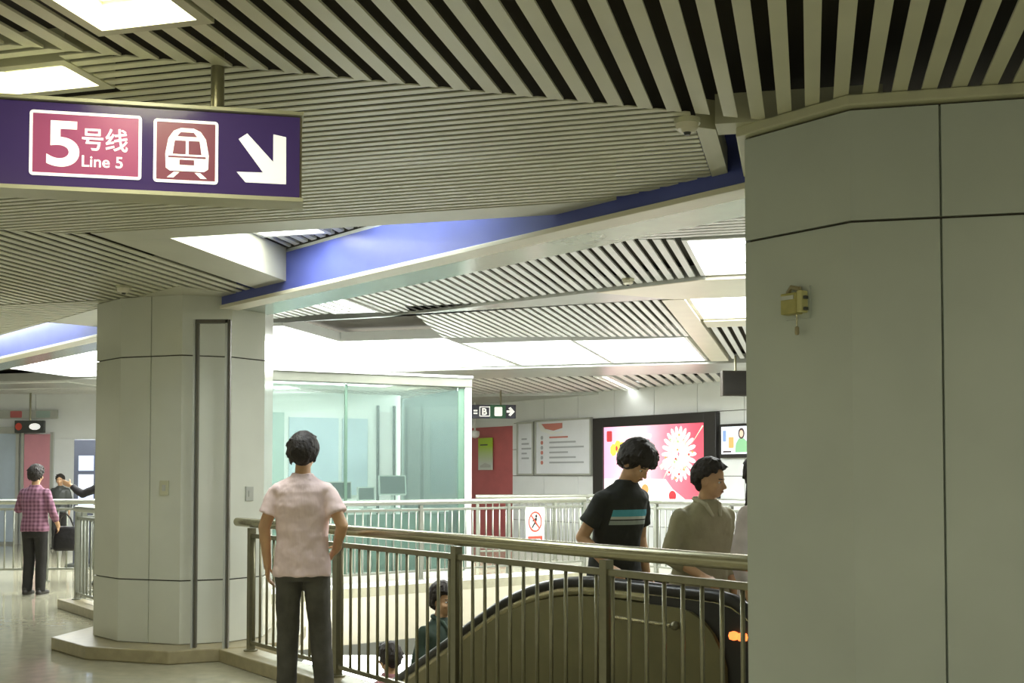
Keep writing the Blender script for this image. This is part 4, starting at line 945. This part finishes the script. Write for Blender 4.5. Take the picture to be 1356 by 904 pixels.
# boy in the black tee, on the top of the escalator
def stripe_tee():
    m = cloth('black_tee_blue_band', (.028, .030, .028)); nt = m.node_tree; b = nt.nodes['Principled BSDF']
    tc = nt.nodes.new('ShaderNodeTexCoord'); sp = nt.nodes.new('ShaderNodeSeparateXYZ'); nt.links.new(tc.outputs['Object'], sp.inputs[0])
    def rng_(out, lo, hi):
        a = nt.nodes.new('ShaderNodeMath'); a.operation = 'GREATER_THAN'; a.inputs[1].default_value = lo; c = nt.nodes.new('ShaderNodeMath'); c.operation = 'LESS_THAN'; c.inputs[1].default_value = hi
        d = nt.nodes.new('ShaderNodeMath'); d.operation = 'MULTIPLY'; nt.links.new(out, a.inputs[0]); nt.links.new(out, c.inputs[0]); nt.links.new(a.outputs[0], d.inputs[0]); nt.links.new(c.outputs[0], d.inputs[1]); return d.outputs[0]
    def mul(p, q): d = nt.nodes.new('ShaderNodeMath'); d.operation = 'MULTIPLY'; nt.links.new(p, d.inputs[0]); nt.links.new(q, d.inputs[1]); return d.outputs[0]
    r = nt.nodes.new('ShaderNodeValToRGB'); mr = nt.nodes.new('ShaderNodeMapRange'); mr.inputs[1].default_value = 1.20; mr.inputs[2].default_value = 1.295
    nt.links.new(sp.outputs['Z'], mr.inputs[0]); nt.links.new(mr.outputs[0], r.inputs['Fac']); r.color_ramp.interpolation = 'CONSTANT'
    e = r.color_ramp.elements; e[0].color = (.35, .40, .38, 1); e[1].position = .55; e[1].color = (.10, .42, .55, 1); x = e.new(.28); x.color = (.03, .03, .03, 1); x = e.new(.36); x.color = (.62, .66, .62, 1)
    msk = mul(mul(rng_(sp.outputs['Z'], 1.20, 1.295), rng_(sp.outputs['Y'], .03, 9)), rng_(sp.outputs['X'], -.15, .155))
    mx = nt.nodes.new('ShaderNodeMix'); mx.data_type = 'RGBA'; old = b.inputs['Base Color'].links[0].from_socket
    nt.links.new(msk, mx.inputs['Factor']); nt.links.new(old, mx.inputs['A']); nt.links.new(r.outputs[0], mx.inputs['B']); nt.links.new(mx.outputs['Result'], b.inputs['Base Color'])
    return m
bx, by = SB(-3.13, 1.02)
person('young man with bowl haircut in black tee with blue chest band looking down', (bx, by, 0.017), face_dir(.62, -.78), 1.66, stripe_tee(), M_BLK,
       {1: ((.250, -.03, 1.12), (.215, .17, .95), (-.05, .9, -.35), (0, -.3, -1), 1, .7), -1: ((-.235, .0, 1.11), (-.215, .08, .86), (.05, .2, -1), (1, 0, 0), -1, .5)},
       lean=(.12, .01), head=(-.62, .20), hair='bowl', sleeve=.66, vox=.007, seed=5)
kx, ky = SB(-3.80, 1.06)
M_KHAKI = cloth('khaki_shirt', (.36, .33, .21), var=.08, bump=.6)
person('man with cropped black hair in khaki collared shirt holding the escalator handrail', (kx, ky, 0.017), face_dir(.52, -.85), 1.53, M_KHAKI, cloth('olive_trousers', (.07, .06, .04)),
       {1: ((.265, .02, 1.13), (.19, .24, 1.02), (-.15, .95, -.25), (0, -.3, -1), 1, .7), -1: ((-.235, -.02, 1.11), (-.23, .10, .87), (.05, .2, -1), (1, 0, 0), -1, .5)},
       lean=(.07, .0), head=(-.12, .55), hair='crop', sleeve=1.55, vox=.0075, collar=cloth('khaki_collar', (.50, .47, .34)), width=1.16, seed=6)
wx, wy = SB(-4.28, 1.05)
person('woman with long dark hair in pale blouse half hidden by the grey pillar', (wx, wy, 0.017), face_dir(.7, -.7), 1.56, cloth('pale_pink_blouse', (.62, .54, .52)), M_BLK,
       {1: ((.235, -.02, 1.12), (.225, .06, .89), DOWN, (-1, 0, 0)), -1: ((-.235, -.02, 1.12), (-.225, .06, .89), DOWN, (1, 0, 0))}, hair='long', sleeve=1.6, vox=.010, width=.9, seed=8)
gx, gy = SB(-1.15, 1.06)
person('man in dark green top riding lower down the escalator', (gx, gy, -1.067), face_dir(.75, -.66), 1.70, cloth('dark_green_top', (.03, .052, .034)), M_BLK,
       {1: ((.235, -.02, 1.12), (.20, .18, .98), (0, 1, -.2), (0, 0, -1)), -1: ((-.235, -.02, 1.12), (-.225, .06, .89), DOWN, (1, 0, 0))}, hair='short', sleeve=1.6, vox=.009, collar=cloth('green_collar', (.05, .08, .055)), seed=9)
hx, hy = SB(-0.35, 1.10)
person('dark haired rider in pink top lowest on the escalator', (hx, hy, -1.49), face_dir(-.75, .66), 1.57, cloth('rose_top', (.30, .13, .13)), M_BLK,
       {1: ((.235, -.02, 1.12), (.225, .06, .89), DOWN, (-1, 0, 0)), -1: ((-.235, -.02, 1.12), (-.225, .06, .89), DOWN, (1, 0, 0))}, hair='short', vox=.011, seed=10)
# woman in the plaid shirt
def plaid():
    m = cloth('purple_plaid', (.25, .10, .16)); nt = m.node_tree; b = nt.nodes['Principled BSDF']
    tc = nt.nodes.new('ShaderNodeTexCoord'); f = None
    for ax in ('X', 'Z'):
        w = nt.nodes.new('ShaderNodeTexWave'); w.bands_direction = ax; w.inputs['Scale'].default_value = 6.0; w.inputs['Distortion'].default_value = .3; nt.links.new(tc.outputs['Object'], w.inputs[0])
        if f is None: f = w.outputs['Fac']
        else:
            d = nt.nodes.new('ShaderNodeMath'); d.operation = 'ADD'; nt.links.new(f, d.inputs[0]); nt.links.new(w.outputs['Fac'], d.inputs[1]); f = d.outputs[0]
    r = nt.nodes.new('ShaderNodeValToRGB'); r.color_ramp.elements[0].color = (.11, .035, .065, 1); r.color_ramp.elements[1].color = (.40, .20, .28, 1)
    h_ = nt.nodes.new('ShaderNodeMath'); h_.operation = 'MULTIPLY'; h_.inputs[1].default_value = .5; nt.links.new(f, h_.inputs[0]); nt.links.new(h_.outputs[0], r.inputs['Fac']); nt.links.new(r.outputs[0], b.inputs['Base Color'])
    return m
person('woman from behind in purple plaid shirt and black trousers with a bag', (-5.84, 13.75, 0), face_dir(.12, 1), 1.57, plaid(), M_BLK,
       {-1: ((-.265, .04, 1.15), (-.20, .20, 1.22), (.3, .5, .8), (0, -1, 0), -1, .6), 1: ((.245, .0, 1.13), (.26, .12, .94), (.05, .3, -1), (-1, 0, 0), 1, .9)},
       legs={-1: ((-.085, .02, .48), (-.09, -.02, .075)), 1: ((.085, .02, .48), (.09, .0, .075))}, hair='short', sleeve=1.7, vox=.009, seed=11, width=.98)
bag = thing('handbag', 'black soft handbag hanging from the arm of the woman in plaid', 'bag', (-5.50, 13.88, 0.54), .1)
sp = Soup(); sp.loft([(0, 0, 0, .15, .06), (0, 0, .03, .17, .075), (0, 0, .16, .165, .07), (0, 0, .27, .14, .045), (0, 0, .30, .12, .03)]); sp.skin('bag_body', mat('black_leather', (.02, .018, .02), .45), bag, .010, 3, .01)
MB().tube([(-.09, 0, .28), (-.08, 0, .40), (-.02, 0, .47), (.04, 0, .40), (.09, 0, .28)], .011, 8).build('strap', M_BLACK, bag, True)
# rider's bag beside the young man
bx2, by2 = SB(-2.95, 1.55)
bg2 = thing('shoulder_bag', 'black shoulder bag with mustard flap behind the young man', 'bag', (bx2 - .22, by2, 0.60), .2)
sp = Soup(); sp.loft([(0, 0, 0, .15, .07), (0, 0, .04, .18, .085), (0, 0, .22, .15, .08), (0, 0, .33, .10, .06), (0, 0, .36, .08, .045)]); sp.skin('bag_body', mat('black_leather', (.02, .018, .02), .45), bg2, .010, 3, .012)
MB().box((.04, -.085, .08), (.10, .02, .12)).build('flap', mat('mustard_cloth', (.42, .36, .12), .8), bg2, bevel=.008)
MB().tube([(-.08, 0, .34), (-.03, .02, .44), (.05, .02, .44), (.10, 0, .34)], .012, 8).build('strap', M_BLACK, bg2, True)
# people beyond the left concourse
person('dark clothed man pointing with one arm beside the pale pillar', (-5.42, 15.0, 0), face_dir(-1, .2), 1.66, cloth('black_jacket', (.03, .028, .03)), M_BLK,
       {1: ((.235, .0, 1.12), (.225, .06, .89), DOWN, (-1, 0, 0)), -1: ((-.20, .24, 1.26), (-.17, .44, 1.38), (.05, .9, .35), (1, 0, 0), -1, .3)}, hair='short', sleeve=1.9, vox=.010, seed=12)
person('distant person with dark hair and clothes beyond the left railing', (-8.9, 22.1, -0.0), face_dir(.1, -1), 1.46, M_DARK, M_BLK,
       {1: ((.235, -.02, 1.12), (.225, .06, .89), DOWN, (-1, 0, 0)), -1: ((-.235, -.02, 1.12), (-.225, .06, .89), DOWN, (1, 0, 0))}, hair='short', sleeve=1.9, vox=.012, seed=13)
